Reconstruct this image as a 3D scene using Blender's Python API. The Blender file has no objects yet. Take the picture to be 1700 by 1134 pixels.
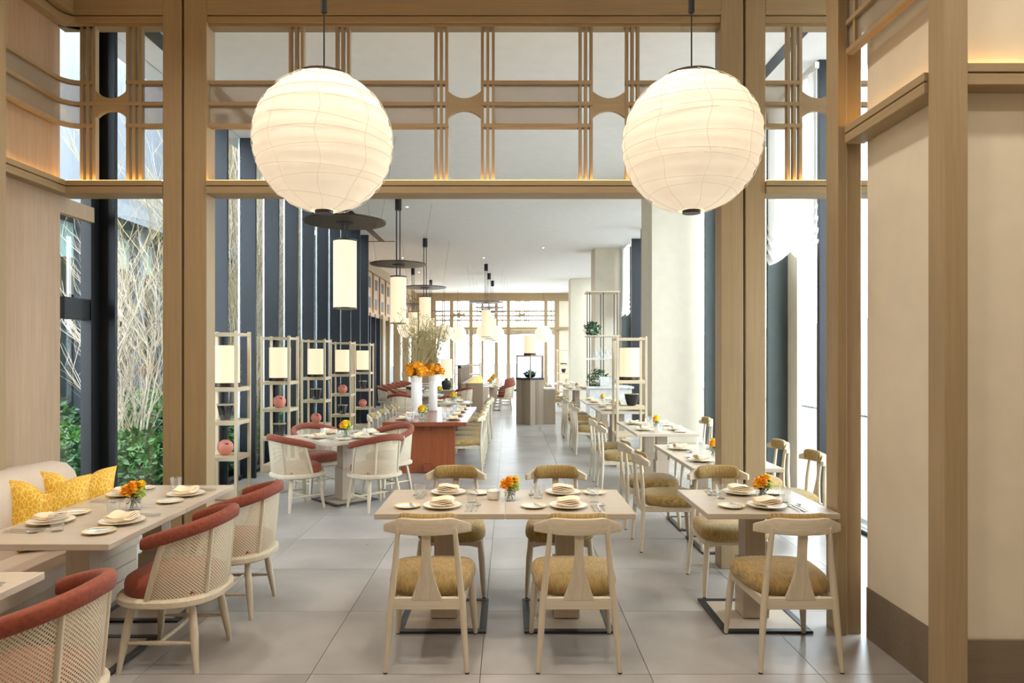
import bpy, bmesh, math, random
from mathutils import Vector, Matrix, noise
from math import sin, cos, pi, radians, sqrt, hypot, atan2

random.seed(7)
scene = bpy.context.scene
COL = scene.collection

# ------------------------------------------------------------------ camera, world, exposure
F, VX, VY, H = 1140.0, 845.0, 591.0, 1.69     # focal length and vanishing point in 1700x1134 pixels, eye height
cam_d = bpy.data.cameras.new('camera')
cam = bpy.data.objects.new('camera', cam_d)
COL.objects.link(cam)
cam.location = (0, 0, H)
cam.rotation_euler = (pi / 2, 0, 0)
cam_d.sensor_width = 36.0
cam_d.lens = F / 1700 * 36
cam_d.shift_x = (850 - VX) / 1700
cam_d.shift_y = (VY - 567) / 1700
cam_d.clip_end = 2000
scene.camera = cam

world = bpy.data.worlds.new('world')
scene.world = world
world.use_nodes = True
bg = world.node_tree.nodes['Background']
bg.inputs[0].default_value = (0.86, 0.93, 1.0, 1)
bg.inputs[1].default_value = 8.5

scene.view_settings.view_transform = 'Standard'
scene.view_settings.look = 'None'
scene.view_settings.gamma = 1
scene.view_settings.use_curve_mapping = False
scene.view_settings.exposure = 0.55
scene.cycles.max_bounces = 8
scene.cycles.diffuse_bounces = 4
scene.cycles.transparent_max_bounces = 24
scene.cycles.sample_clamp_indirect = 6.0
scene.cycles.caustics_reflective = False
scene.cycles.caustics_refractive = False

YP = 5.44      # timber portal
YF = 33.0      # far window wall
ZC = 4.7       # ceiling
XL = -3.70     # courtyard glass
XR = 3.40      # street side glass

# ------------------------------------------------------------------ materials
def lin(r, g, b):
    f = lambda c: (c / 255 / 12.92) if c / 255 <= 0.04045 else ((c / 255 + 0.055) / 1.055) ** 2.4
    return (f(r), f(g), f(b), 1.0)

def newmat(name):
    m = bpy.data.materials.new(name)
    m.use_nodes = True
    nt = m.node_tree
    p = nt.nodes['Principled BSDF']
    return m, nt, p

def N(nt, kind, **kw):
    n = nt.nodes.new('ShaderNode' + kind)
    for k, v in kw.items():
        setattr(n, k, v)
    return n

def ramp2(nt, fac, c1, c2, p1=0.0, p2=1.0):
    r = N(nt, 'ValToRGB')
    r.color_ramp.elements[0].position = p1
    r.color_ramp.elements[1].position = p2
    r.color_ramp.elements[0].color = c1
    r.color_ramp.elements[1].color = c2
    nt.links.new(fac, r.inputs[0])
    return r.outputs[0]

def scaled(c, k):
    return (min(c[0] * k, 1), min(c[1] * k, 1), min(c[2] * k, 1), 1)

def m_plain(name, col, rough=0.5, metal=0.0, var=0.08, scale=6.0, bump=0.0, bscale=200.0, spec=0.5):
    m, nt, p = newmat(name)
    tc = N(nt, 'TexCoord')
    nz = N(nt, 'TexNoise')
    nz.inputs['Scale'].default_value = scale
    nz.inputs['Detail'].default_value = 4
    nt.links.new(tc.outputs['Object'], nz.inputs['Vector'])
    c = ramp2(nt, nz.outputs['Fac'], scaled(col, 1 - var), scaled(col, 1 + var), 0.3, 0.7)
    nt.links.new(c, p.inputs['Base Color'])
    p.inputs['Roughness'].default_value = rough
    p.inputs['Metallic'].default_value = metal
    p.inputs['Specular IOR Level'].default_value = spec
    if bump:
        n2 = N(nt, 'TexNoise')
        n2.inputs['Scale'].default_value = bscale
        nt.links.new(tc.outputs['Object'], n2.inputs['Vector'])
        b = N(nt, 'Bump')
        b.inputs['Strength'].default_value = bump
        b.inputs['Distance'].default_value = 0.003
        nt.links.new(n2.outputs['Fac'], b.inputs['Height'])
        nt.links.new(b.outputs[0], p.inputs['Normal'])
    return m

def m_wood(name, col, axis='Z', var=0.16, rough=0.45, fine=60.0):
    m, nt, p = newmat(name)
    tc = N(nt, 'TexCoord')
    mp = N(nt, 'Mapping')
    s = {'X': (2.0, fine, fine), 'Y': (fine, 2.0, fine), 'Z': (fine, fine, 2.0)}[axis]
    mp.inputs['Scale'].default_value = s
    nt.links.new(tc.outputs['Object'], mp.inputs['Vector'])
    nz = N(nt, 'TexNoise')
    nz.inputs['Scale'].default_value = 1.0
    nz.inputs['Detail'].default_value = 6
    nz.inputs['Roughness'].default_value = 0.62
    nz.inputs['Distortion'].default_value = 0.6
    nt.links.new(mp.outputs[0], nz.inputs['Vector'])
    c = ramp2(nt, nz.outputs['Fac'], scaled(col, 1 - var), scaled(col, 1 + var * 0.7), 0.32, 0.68)
    nt.links.new(c, p.inputs['Base Color'])
    p.inputs['Roughness'].default_value = rough
    b = N(nt, 'Bump')
    b.inputs['Strength'].default_value = 0.12
    b.inputs['Distance'].default_value = 0.002
    nt.links.new(nz.outputs['Fac'], b.inputs['Height'])
    nt.links.new(b.outputs[0], p.inputs['Normal'])
    return m

def m_fabric(name, c1, c2, scale=(260, 260, 40), rough=0.9, sheen=0.2):
    m, nt, p = newmat(name)
    tc = N(nt, 'TexCoord')
    mp = N(nt, 'Mapping')
    mp.inputs['Scale'].default_value = scale
    nt.links.new(tc.outputs['Object'], mp.inputs['Vector'])
    nz = N(nt, 'TexNoise')
    nz.inputs['Scale'].default_value = 1.0
    nz.inputs['Detail'].default_value = 3
    nt.links.new(mp.outputs[0], nz.inputs['Vector'])
    c = ramp2(nt, nz.outputs['Fac'], c1, c2, 0.35, 0.65)
    nt.links.new(c, p.inputs['Base Color'])
    p.inputs['Roughness'].default_value = rough
    p.inputs['Sheen Weight'].default_value = sheen
    b = N(nt, 'Bump')
    b.inputs['Strength'].default_value = 0.25
    b.inputs['Distance'].default_value = 0.002
    nt.links.new(nz.outputs['Fac'], b.inputs['Height'])
    nt.links.new(b.outputs[0], p.inputs['Normal'])
    return m

def m_emit(name, col, strength, base=0.6, var=0.0, scale=12.0):
    m, nt, p = newmat(name)
    p.inputs['Base Color'].default_value = scaled(col, base)
    p.inputs['Roughness'].default_value = 0.8
    p.inputs['Emission Color'].default_value = col
    p.inputs['Emission Strength'].default_value = strength
    if var:
        tc = N(nt, 'TexCoord')
        nz = N(nt, 'TexNoise')
        nz.inputs['Scale'].default_value = scale
        nz.inputs['Detail'].default_value = 5
        nt.links.new(tc.outputs['Object'], nz.inputs['Vector'])
        c = ramp2(nt, nz.outputs['Fac'], scaled(col, 1 - var), col, 0.3, 0.7)
        nt.links.new(c, p.inputs['Emission Color'])
    return m

def m_glass(name, tint=(1, 1, 1, 1), refl=0.06, rough=0.0, body=0.0, bodycol=(0.9, 0.95, 0.95, 1)):
    m, nt, p = newmat(name)
    nt.nodes.remove(p)
    out = nt.nodes['Material Output']
    tr = N(nt, 'BsdfTransparent')
    tr.inputs[0].default_value = tint
    gl = N(nt, 'BsdfGlossy')
    gl.inputs['Roughness'].default_value = rough
    lw = N(nt, 'LayerWeight')
    lw.inputs[0].default_value = 0.5
    pw = N(nt, 'Math', operation='POWER')
    pw.inputs[1].default_value = 4.3
    nt.links.new(lw.outputs['Facing'], pw.inputs[0])
    ad = N(nt, 'Math', operation='MULTIPLY_ADD')
    ad.inputs[1].default_value = 0.9 - refl
    ad.inputs[2].default_value = 0.04 + refl
    nt.links.new(pw.outputs[0], ad.inputs[0])
    mx = N(nt, 'MixShader')
    nt.links.new(ad.outputs[0], mx.inputs[0])
    nt.links.new(tr.outputs[0], mx.inputs[1])
    nt.links.new(gl.outputs[0], mx.inputs[2])
    last = mx.outputs[0]
    if body:
        df = N(nt, 'BsdfDiffuse')
        df.inputs[0].default_value = bodycol
        m2 = N(nt, 'MixShader')
        m2.inputs[0].default_value = body
        nt.links.new(last, m2.inputs[1])
        nt.links.new(df.outputs[0], m2.inputs[2])
        last = m2.outputs[0]
    nt.links.new(last, out.inputs[0])
    return m

def m_holes(name, col, cell, hole):
    """woven cane: round openings on a staggered lattice, in UV metres"""
    m, nt, p = newmat(name)
    out = nt.nodes['Material Output']
    p.inputs['Base Color'].default_value = col
    p.inputs['Roughness'].default_value = 0.6
    uv = N(nt, 'UVMap')
    sx = N(nt, 'SeparateXYZ')
    nt.links.new(uv.outputs[0], sx.inputs[0])
    def mth(op, a, b=None):
        n = N(nt, 'Math', operation=op)
        for i, v in enumerate((a, b)):
            if v is None:
                continue
            if isinstance(v, (int, float)):
                n.inputs[i].default_value = v
            else:
                nt.links.new(v, n.inputs[i])
        return n.outputs[0]
    ds = []
    for off in (0.0, 0.5):
        u = mth('SUBTRACT', mth('FRACT', mth('ADD', mth('MULTIPLY', sx.outputs[0], 1 / cell), off)), 0.5)
        v = mth('SUBTRACT', mth('FRACT', mth('ADD', mth('MULTIPLY', sx.outputs[1], 1 / cell), off)), 0.5)
        ds.append(mth('SQRT', mth('ADD', mth('MULTIPLY', u, u), mth('MULTIPLY', v, v))))
    d = mth('MINIMUM', ds[0], ds[1])
    fac = mth('LESS_THAN', d, hole)
    tr = N(nt, 'BsdfTransparent')
    mx = N(nt, 'MixShader')
    nt.links.new(fac, mx.inputs[0])
    nt.links.new(p.outputs[0], mx.inputs[1])
    nt.links.new(tr.outputs[0], mx.inputs[2])
    nt.links.new(mx.outputs[0], out.inputs[0])
    return m

def m_mix_transparent(name, col, fac, rough=0.5):
    m, nt, p = newmat(name)
    out = nt.nodes['Material Output']
    p.inputs['Base Color'].default_value = col
    p.inputs['Roughness'].default_value = rough
    tr = N(nt, 'BsdfTransparent')
    mx = N(nt, 'MixShader')
    mx.inputs[0].default_value = fac
    nt.links.new(p.outputs[0], mx.inputs[1])
    nt.links.new(tr.outputs[0], mx.inputs[2])
    nt.links.new(mx.outputs[0], out.inputs[0])
    return m

def m_translucent(name, col, mix=0.5, thru=0.0):
    m, nt, p = newmat(name)
    nt.nodes.remove(p)
    out = nt.nodes['Material Output']
    d = N(nt, 'BsdfDiffuse'); d.inputs[0].default_value = col
    t = N(nt, 'BsdfTranslucent'); t.inputs[0].default_value = col
    mx = N(nt, 'MixShader'); mx.inputs[0].default_value = mix
    nt.links.new(d.outputs[0], mx.inputs[1]); nt.links.new(t.outputs[0], mx.inputs[2])
    last = mx.outputs[0]
    if thru:
        tr = N(nt, 'BsdfTransparent')
        m2 = N(nt, 'MixShader'); m2.inputs[0].default_value = thru
        nt.links.new(last, m2.inputs[1]); nt.links.new(tr.outputs[0], m2.inputs[2])
        last = m2.outputs[0]
    nt.links.new(last, out.inputs[0])
    return m

M = {}
M['ash'] = m_wood('pale_ash', lin(206, 192, 168), 'Z', 0.12, 0.5)
M['ash_x'] = m_wood('pale_ash_across', lin(206, 192, 168), 'X', 0.12, 0.5)
M['table'] = m_wood('bleached_oak_top', lin(196, 180, 160), 'X', 0.08, 0.32)
M['table_leg'] = m_wood('bleached_oak_leg', lin(184, 168, 148), 'Z', 0.10, 0.45)
M['portal'] = m_wood('portal_oak', lin(163, 140, 105), 'Z', 0.10, 0.5)
M['portal_x'] = m_wood('portal_oak_across', lin(163, 140, 105), 'X', 0.10, 0.5)
M['portal_y'] = m_wood('portal_oak_deep', lin(163, 140, 105), 'Y', 0.10, 0.5)
M['panel_wood'] = m_wood('wall_oak', lin(182, 154, 124), 'Z', 0.10, 0.5, 40)
M['taupe'] = m_wood('taupe_oak', lin(146, 128, 106), 'Z', 0.10, 0.5)
M['etagere'] = m_wood('etagere_oak', lin(204, 184, 152), 'Z', 0.10, 0.5)
M['etagere_x'] = m_wood('etagere_oak_across', lin(204, 184, 152), 'X', 0.10, 0.5)
M['red_wood'] = m_wood('red_cherry', lin(146, 78, 44), 'Z', 0.22, 0.35, 30)
M['red_wood_x'] = m_wood('red_cherry_top', lin(134, 70, 46), 'Y', 0.2, 0.22, 30)
M['base_brown'] = m_wood('dark_baseboard', lin(78, 62, 46), 'Y', 0.12, 0.55, 40)
M['base_taupe'] = m_wood('taupe_baseboard', lin(128, 112, 92), 'X', 0.10, 0.55, 40)
M['cream_wall'] = m_plain('cream_wall', lin(226, 214, 192), 0.85, var=0.03, bump=0.05)
M['pillar'] = m_plain('pillar_cream', lin(214, 204, 184), 0.85, var=0.03, bump=0.05)
M['ceiling'] = m_plain('ceiling_paint', lin(243, 242, 240), 0.9, var=0.02)
M['black'] = m_plain('black_metal', lin(26, 27, 30), 0.45, 0.3, var=0.1)
M['fin'] = m_plain('fin_metal', lin(30, 34, 40), 0.42, 0.4, var=0.1)
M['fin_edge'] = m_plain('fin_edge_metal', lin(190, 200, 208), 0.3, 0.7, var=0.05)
M['green_grey'] = m_plain('green_grey_panel', lin(74, 84, 82), 0.5, 0.1, var=0.06)
M['steel'] = m_plain('dark_steel', lin(66, 68, 72), 0.38, 0.7, var=0.1)
M['bronze'] = m_plain('dark_bronze', lin(70, 56, 46), 0.35, 0.7, var=0.15)
M['gold_fab'] = m_fabric('olive_gold_weave', lin(132, 107, 58), lin(180, 150, 92), (330, 22, 22))
M['terra'] = m_fabric('terracotta_velvet', lin(122, 54, 30), lin(142, 66, 40), (60, 60, 60), 0.75, 0.1)
M['rose'] = m_fabric('rose_leather', lin(150, 66, 52), lin(172, 84, 68), (40, 40, 40), 0.4, 0.1)
M['bench_fab'] = m_fabric('oatmeal_upholstery', lin(196, 178, 158), lin(214, 198, 180), (300, 300, 300))
M['booth_fab'] = m_fabric('taupe_booth', lin(150, 130, 108), lin(166, 146, 122), (200, 200, 200))
M['cane'] = m_holes('woven_cane', lin(218, 204, 178), 0.0175, 0.215)
M['wire'] = m_mix_transparent('brass_wire_mesh', lin(184, 170, 150), 0.55)
M['white'] = m_plain('white_china', lin(238, 236, 230), 0.15, var=0.01)
M['china_rim'] = m_plain('gold_rim', lin(232, 208, 142), 0.35, 0.0, var=0.05)
M['linen'] = m_fabric('cream_linen', lin(240, 214, 178), lin(248, 226, 194), (200, 200, 200), 0.9, 0.1)
M['silver'] = m_plain('silver', lin(214, 212, 206), 0.25, 0.75, var=0.04)
M['tumbler'] = m_glass('tumbler_glass', (0.995, 1.0, 1.0, 1), 0.05, 0.02, 0.05)
M['pane'] = m_glass('window_glass', (0.93, 0.96, 0.96, 1), 0.0, 0.0)
M['pane_dark'] = m_glass('dark_glass', (0.14, 0.18, 0.19, 1), 0.12, 0.0, 0.15, lin(90, 120, 120))
M['smoke'] = m_glass('smoked_glass', (0.55, 0.55, 0.57, 1), 0.06, 0.02)
M['paper'] = m_emit('rice_paper', (1.0, 0.85, 0.64, 1), 0.43, 0.7, 0.12, 9.0)
M['paper_rib'] = m_emit('paper_rib', (0.84, 0.72, 0.53, 1), 0.34, 0.5)
M['shade'] = m_emit('lamp_shade', (1.0, 0.81, 0.54, 1), 0.58, 0.45)
M['led'] = m_emit('led_strip', (1.0, 0.56, 0.14, 1), 16.0)
M['spot'] = m_emit('downlight', (1.0, 0.93, 0.82, 1), 12.0)
M['pink'] = m_plain('coral_ceramic', lin(226, 142, 122), 0.5, var=0.05)
M['black_cer'] = m_plain('black_ceramic', lin(34, 32, 32), 0.3, var=0.1)
M['leaf'] = m_plain('leaf_green', lin(66, 112, 44), 0.4, var=0.4, scale=9.0)
M['leaf_dark'] = m_plain('leaf_dark_green', lin(40, 84, 40), 0.45, var=0.35, scale=9.0)
M['leaf_pale'] = m_plain('fern_silver', lin(132, 152, 136), 0.5, var=0.3, scale=9.0)
M['stem'] = m_plain('stem_green', lin(84, 130, 60), 0.5)
M['orange'] = m_plain('orange_petal', lin(255, 172, 34), 0.6, var=0.18, scale=30)
M['yellow'] = m_plain('yellow_petal', lin(250, 204, 20), 0.6, var=0.15, scale=30)
M['lime'] = m_plain('lime_petal', lin(190, 206, 104), 0.6, var=0.2, scale=30)
M['bark'] = m_plain('birch_bark', lin(200, 184, 164), 0.8, var=0.25, scale=20)
M['twig'] = m_plain('dry_twig', lin(158, 142, 96), 0.8, var=0.25, scale=20)
M['soil'] = m_plain('soil', lin(70, 58, 44), 0.95, var=0.3)
M['concrete'] = m_plain('concrete', lin(128, 124, 118), 0.8, var=0.08)
M['facade'] = m_plain('facade_stone', lin(104, 94, 78), 0.8, var=0.08)
M['facade_grey'] = m_plain('facade_metal', lin(78, 84, 92), 0.4, var=0.08)
M['pale_green'] = m_plain('pale_green_glazing', lin(150, 182, 178), 0.3)
M['slat_white'] = m_plain('white_slats', lin(226, 226, 222), 0.6)
M['city'] = m_plain('city_block', lin(122, 128, 144), 0.9, var=0.1, scale=0.05)
M['marble'] = m_plain('grey_marble', lin(206, 204, 200), 0.25, var=0.15, scale=7)
M['sheer'] = m_translucent('sheer_voile', (0.86, 0.84, 0.80, 1), 0.35)
M['valance'] = m_plain('valance_cloth', lin(176, 162, 138), 0.9)
M['vase'] = m_plain('white_vase', lin(236, 230, 220), 0.35, var=0.02)
M['cable'] = m_plain('cable', lin(20, 20, 20), 0.5)
M['rubber'] = m_plain('foot_cap', lin(50, 46, 42), 0.7)

def m_tile():
    m, nt, p = newmat('porcelain_tile')
    tc = N(nt, 'TexCoord'); oi = N(nt, 'ObjectInfo')
    ad = N(nt, 'VectorMath', operation='ADD')
    nt.links.new(tc.outputs['Object'], ad.inputs[0])
    mul = N(nt, 'VectorMath', operation='SCALE')
    nt.links.new(oi.outputs['Location'], mul.inputs[0]); mul.inputs['Scale'].default_value = 1.7
    nt.links.new(mul.outputs[0], ad.inputs[1])
    nz = N(nt, 'TexNoise'); nz.inputs['Scale'].default_value = 1.6; nz.inputs['Detail'].default_value = 7
    nt.links.new(ad.outputs[0], nz.inputs['Vector'])
    c = ramp2(nt, nz.outputs['Fac'], lin(150, 144, 139), lin(176, 170, 165), 0.35, 0.65)
    nt.links.new(c, p.inputs['Base Color'])
    r = ramp2(nt, nz.outputs['Fac'], (0.24, 0.24, 0.24, 1), (0.36, 0.36, 0.36, 1))
    nt.links.new(r, p.inputs['Roughness'])
    return m
M['tile'] = m_tile()
M['grout'] = m_plain('grout', lin(70, 64, 60), 0.9)

def m_pillow():
    m, nt, p = newmat('yellow_pillow_print')
    tc = N(nt, 'TexCoord')
    v = N(nt, 'TexVoronoi', feature='DISTANCE_TO_EDGE')
    v.inputs['Scale'].default_value = 42
    mp = N(nt, 'Mapping'); mp.inputs['Scale'].default_value = (1.3, 1.3, 0.6); mp.inputs['Rotation'].default_value = (0.3, 0.5, 0.2)
    nt.links.new(tc.outputs['Object'], mp.inputs[0]); nt.links.new(mp.outputs[0], v.inputs['Vector'])
    c = ramp2(nt, v.outputs['Distance'], lin(248, 218, 120), lin(222, 168, 20), 0.02, 0.09)
    nt.links.new(c, p.inputs['Base Color'])
    p.inputs['Roughness'].default_value = 0.6
    p.inputs['Sheen Weight'].default_value = 0.3
    return m
M['pillow'] = m_pillow()

# ------------------------------------------------------------------ mesh builder
class B:
    def __init__(s):
        s.v, s.f, s.uv = [], [], {}
    def add(s, vs, fs):
        o = len(s.v)
        s.v += [tuple(v) for v in vs]
        s.f += [tuple(i + o for i in f) for f in fs]
        return s
    def box(s, x0, x1, y0, y1, z0, z1):
        vs = [(x, y, z) for z in (z0, z1) for y in (y0, y1) for x in (x0, x1)]
        return s.add(vs, [(0, 2, 3, 1), (4, 5, 7, 6), (0, 1, 5, 4), (2, 6, 7, 3), (0, 4, 6, 2), (1, 3, 7, 5)])
    def cbox(s, c, sz, rot=None):
        hx, hy, hz = sz[0] / 2, sz[1] / 2, sz[2] / 2
        vs = [Vector((x, y, z)) for z in (-hz, hz) for y in (-hy, hy) for x in (-hx, hx)]
        if rot is not None:
            vs = [rot @ v for v in vs]
        vs = [v + Vector(c) for v in vs]
        return s.add(vs, [(0, 2, 3, 1), (4, 5, 7, 6), (0, 1, 5, 4), (2, 6, 7, 3), (0, 4, 6, 2), (1, 3, 7, 5)])
    def tube(s, pts, rad, n=8, cap=True):
        pts = [Vector(p) for p in pts]
        if not isinstance(rad, (list, tuple)):
            rad = [rad] * len(pts)
        rings = []
        up = None
        for i, p in enumerate(pts):
            d = (pts[min(i + 1, len(pts) - 1)] - pts[max(i - 1, 0)])
            d = d.normalized() if d.length > 1e-9 else Vector((0, 0, 1))
            if up is None:
                up = Vector((1, 0, 0)) if abs(d.x) < 0.9 else Vector((0, 1, 0))
            a = (up - d * up.dot(d)).normalized()
            up = a
            b = d.cross(a)
            rings.append([p + (a * cos(2 * pi * k / n) + b * sin(2 * pi * k / n)) * rad[i] for k in range(n)])
        vs = [v for r in rings for v in r]
        fs = []
        for i in range(len(rings) - 1):
            for k in range(n):
                k2 = (k + 1) % n
                fs.append((i * n + k, i * n + k2, (i + 1) * n + k2, (i + 1) * n + k))
        if cap:
            fs.append(tuple(range(n - 1, -1, -1)))
            fs.append(tuple((len(rings) - 1) * n + k for k in range(n)))
        return s.add(vs, fs)
    def lathe(s, prof, n=24, c=(0, 0, 0), closed=True):
        vs, fs = [], []
        for r, z in prof:
            for k in range(n):
                vs.append((c[0] + r * cos(2 * pi * k / n), c[1] + r * sin(2 * pi * k / n), c[2] + z))
        for i in range(len(prof) - 1):
            for k in range(n):
                k2 = (k + 1) % n
                fs.append((i * n + k, i * n + k2, (i + 1) * n + k2, (i + 1) * n + k))
        if closed:
            fs.append(tuple(range(n - 1, -1, -1)))
            fs.append(tuple((len(prof) - 1) * n + k for k in range(n)))
        return s.add(vs, fs)
    def prism(s, poly, z0, z1, fn=None):
        """polygon (a,b) extruded along third axis; fn maps (a,b,c)->xyz"""
        fn = fn or (lambda a, b, c: (a, b, c))
        n = len(poly)
        vs = [fn(a, b, z0) for a, b in poly] + [fn(a, b, z1) for a, b in poly]
        fs = [tuple(range(n - 1, -1, -1)), tuple(range(n, 2 * n))]
        fs += [(i, (i + 1) % n, (i + 1) % n + n, i + n) for i in range(n)]
        return s.add(vs, fs)
    def grid(s, fn, nu, nv, uvfn=None, wrap=False):
        o = len(s.v)
        m = nu if wrap else nu + 1
        for j in range(nv + 1):
            for i in range(m):
                s.v.append(tuple(fn(i / nu, j / nv)))
                if uvfn:
                    s.uv[len(s.v) - 1] = uvfn(i / nu, j / nv)
        for j in range(nv):
            for i in range(nu):
                i2 = (i + 1) % m if wrap else i + 1
                s.f.append((o + j * m + i, o + j * m + i2, o + (j + 1) * m + i2, o + (j + 1) * m + i))
        return s
    def slabgrid(s, fn, nu, nv, th):
        """closed sheet: fn(u,v)->(point, normal)"""
        P = [[fn(i / nu, j / nv) for i in range(nu + 1)] for j in range(nv + 1)]
        a = [Vector(P[j][i][0]) + Vector(P[j][i][1]) * th / 2 for j in range(nv + 1) for i in range(nu + 1)]
        b = [Vector(P[j][i][0]) - Vector(P[j][i][1]) * th / 2 for j in range(nv + 1) for i in range(nu + 1)]
        m = nu + 1; q = len(a); fs = []
        for j in range(nv):
            for i in range(nu):
                f = (j * m + i, j * m + i + 1, (j + 1) * m + i + 1, (j + 1) * m + i)
                fs.append(f); fs.append(tuple(x + q for x in reversed(f)))
        for i in range(nu):
            fs.append((i + 1, i, i + q, i + 1 + q))
            t = nv * m
            fs.append((t + i, t + i + 1, t + i + 1 + q, t + i + q))
        for j in range(nv):
            fs.append((j * m, (j + 1) * m, (j + 1) * m + q, j * m + q))
            e = nu
            fs.append(((j + 1) * m + e, j * m + e, j * m + e + q, (j + 1) * m + e + q))
        return s.add(a + b, fs)
    def sweep(s, path, w, z0, z1):
        """rectangular bar along an XY path"""
        n = len(path)
        vs = []
        for i, p in enumerate(path):
            a = path[max(i - 1, 0)]; b = path[min(i + 1, n - 1)]
            dx, dy = b[0] - a[0], b[1] - a[1]
            L = hypot(dx, dy); nx, ny = -dy / L, dx / L
            for sgn, z in ((-1, z0), (1, z0), (1, z1), (-1, z1)):
                vs.append((p[0] + nx * sgn * w / 2, p[1] + ny * sgn * w / 2, z))
        fs = [(3, 2, 1, 0), tuple((n - 1) * 4 + k for k in range(4))]
        for i in range(n - 1):
            for k in range(4):
                k2 = (k + 1) % 4
                fs.append((i * 4 + k, i * 4 + k2, (i + 1) * 4 + k2, (i + 1) * 4 + k))
        return s.add(vs, fs)
    def mesh(s, name, mat, bevel=0.0, seg=1, smooth=35, sub=0):
        me = bpy.data.meshes.new(name)
        bm = bmesh.new()
        lv = [bm.verts.new(v) for v in s.v]
        uvl = bm.loops.layers.uv.new('UVMap') if s.uv else None
        idx = {v: i for i, v in enumerate(lv)}
        for f in s.f:
            try:
                face = bm.faces.new([lv[i] for i in f])
            except ValueError:
                continue
            if uvl is not None:
                for lp in face.loops:
                    lp[uvl].uv = s.uv.get(idx[lp.vert], (0, 0))
        bmesh.ops.recalc_face_normals(bm, faces=bm.faces)
        if bevel:
            es = [e for e in bm.edges if len(e.link_faces) == 2 and e.calc_face_angle(0) > 0.6]
            bmesh.ops.bevel(bm, geom=es, offset=bevel, segments=seg, affect='EDGES', profile=0.6)
        if smooth:
            lim = radians(smooth)
            for f in bm.faces:
                f.smooth = True
            for e in bm.edges:
                if len(e.link_faces) == 2 and e.calc_face_angle(0) > lim:
                    e.smooth = False
        bm.to_mesh(me)
        bm.free()
        me.materials.append(M[mat] if isinstance(mat, str) else mat)
        return me

def link(name, me, parent=None, loc=(0, 0, 0), rot=(0, 0, 0)):
    o = bpy.data.objects.new(name, me)
    COL.objects.link(o)
    o.location = loc
    o.rotation_euler = rot
    if parent is not None:
        o.parent = parent
    return o

def tag(o, label=None, cat=None, group=None, kind=None):
    if label: o['label'] = label
    if cat: o['category'] = cat
    if group: o['group'] = group
    if kind: o['kind'] = kind
    return o

def struct(name, b, mat, label, cat, bevel=0.0, parent=None):
    me = b.mesh(name, mat, bevel) if b is not None else None
    o = link(name, me, parent)
    if parent is None:
        tag(o, label, cat, None, 'structure')
    return o

def part(name, b, mat, parent, bevel=0.0, seg=1, smooth=35, label=None, kind=None):
    o = link(name, b.mesh(name, mat, bevel, seg, smooth), parent)
    if label: o['label'] = label
    if kind: o['kind'] = kind
    return o

def thing(name, label, cat, loc=(0, 0, 0), rz=0.0, group=None, kind=None):
    o = link(name, None, None, loc, (0, 0, rz))
    o.empty_display_size = 0.1
    return tag(o, label, cat, group, kind)

def solo(name, me, label, cat, loc=(0, 0, 0), rz=0.0, group=None, rot=None):
    o = link(name, me, None, loc, rot or (0, 0, rz))
    return tag(o, label, cat, group)

def spawn(name, T, label, cat, loc=(0, 0, 0), rz=0.0, group=None):
    """T: list of (part name, mesh, parent index or None); alike things share mesh data"""
    r = thing(name, label, cat, loc, rz, group)
    made = []
    for pn, me, pi_ in T:
        made.append(link(pn, me, r if pi_ is None else made[pi_]))
    return r

def PX(px, Y):                      # pixel column at a known depth -> x
    return (px - VX) * Y / F
def PZ(py, Y):
    return H - (py - VY) * Y / F

# ------------------------------------------------------------------ floor
fl = link('floor', B().box(-5.2, 3.7, -3.0, YF + 0.3, -0.12, -0.012).mesh('floor', 'grout'))
tag(fl, 'large grey porcelain tile floor running the length of the restaurant', 'floor', None, 'structure')
T9 = 0.9
tile_me = B().box(-T9 / 2 + .0018, T9 / 2 - .0018, -T9 / 2 + .0018, T9 / 2 - .0018, -0.012, 0).mesh('tile', 'tile')
x0t, y0t = -0.152, 3.645
rows = []
for j in range(-2, 33):
    for i in range(-5, 4):
        xa = x0t + i * T9; ya = y0t + j * T9
        if ya > YF: continue
        if ya < 17 and xa + T9 < -3.8: continue
        rows.append((xa + T9 / 2, ya + T9 / 2))
rows.sort(key=lambda p: p[1])
for x, y in rows[:300]:
    link('tile', tile_me, fl, (x, y, 0))
rest = B()
for x, y in rows[300:]:
    rest.box(x - T9 / 2 + .0018, x + T9 / 2 - .0018, y - T9 / 2 + .0018, y + T9 / 2 - .0018, -0.012, 0)
for i in range(-5, 5):                                # behind the camera
    for j in range(-8, -2):
        x, y = x0t + (i + .5) * T9, y0t + (j + .5) * T9
        rest.box(x - T9 / 2 + .0018, x + T9 / 2 - .0018, y - T9 / 2 + .0018, y + T9 / 2 - .0018, -0.012, 0)
part('tiles_beyond', rest, 'tile', fl, kind='stuff')

# ------------------------------------------------------------------ ceiling, shell walls
struct('ceiling_bay', B().box(-5.2, -3.95, 17.3, YF + 0.3, ZC, ZC + 0.15), 'ceiling', 'off-white ceiling over the deep side bay', 'ceiling')
ce = struct('ceiling', B().box(-3.95, 3.7, -3.0, YF + 0.3, ZC, ZC + 0.15),
            'ceiling', 'smooth off-white ceiling over the whole dining hall', 'ceiling')
part('air_slot', B().box(-3.41, -3.25, 5.8, 18.06, ZC - 0.006, ZC + 0.01), 'steel', ce)
part('air_slot', B().box(-3.97, -3.0, 18.0, 18.05, ZC - 0.012, ZC + 0.01), 'steel', ce)
part('air_slot', B().box(2.66, 2.78, 5.8, 8.6, ZC - 0.006, ZC + 0.01), 'steel', ce)

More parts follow.
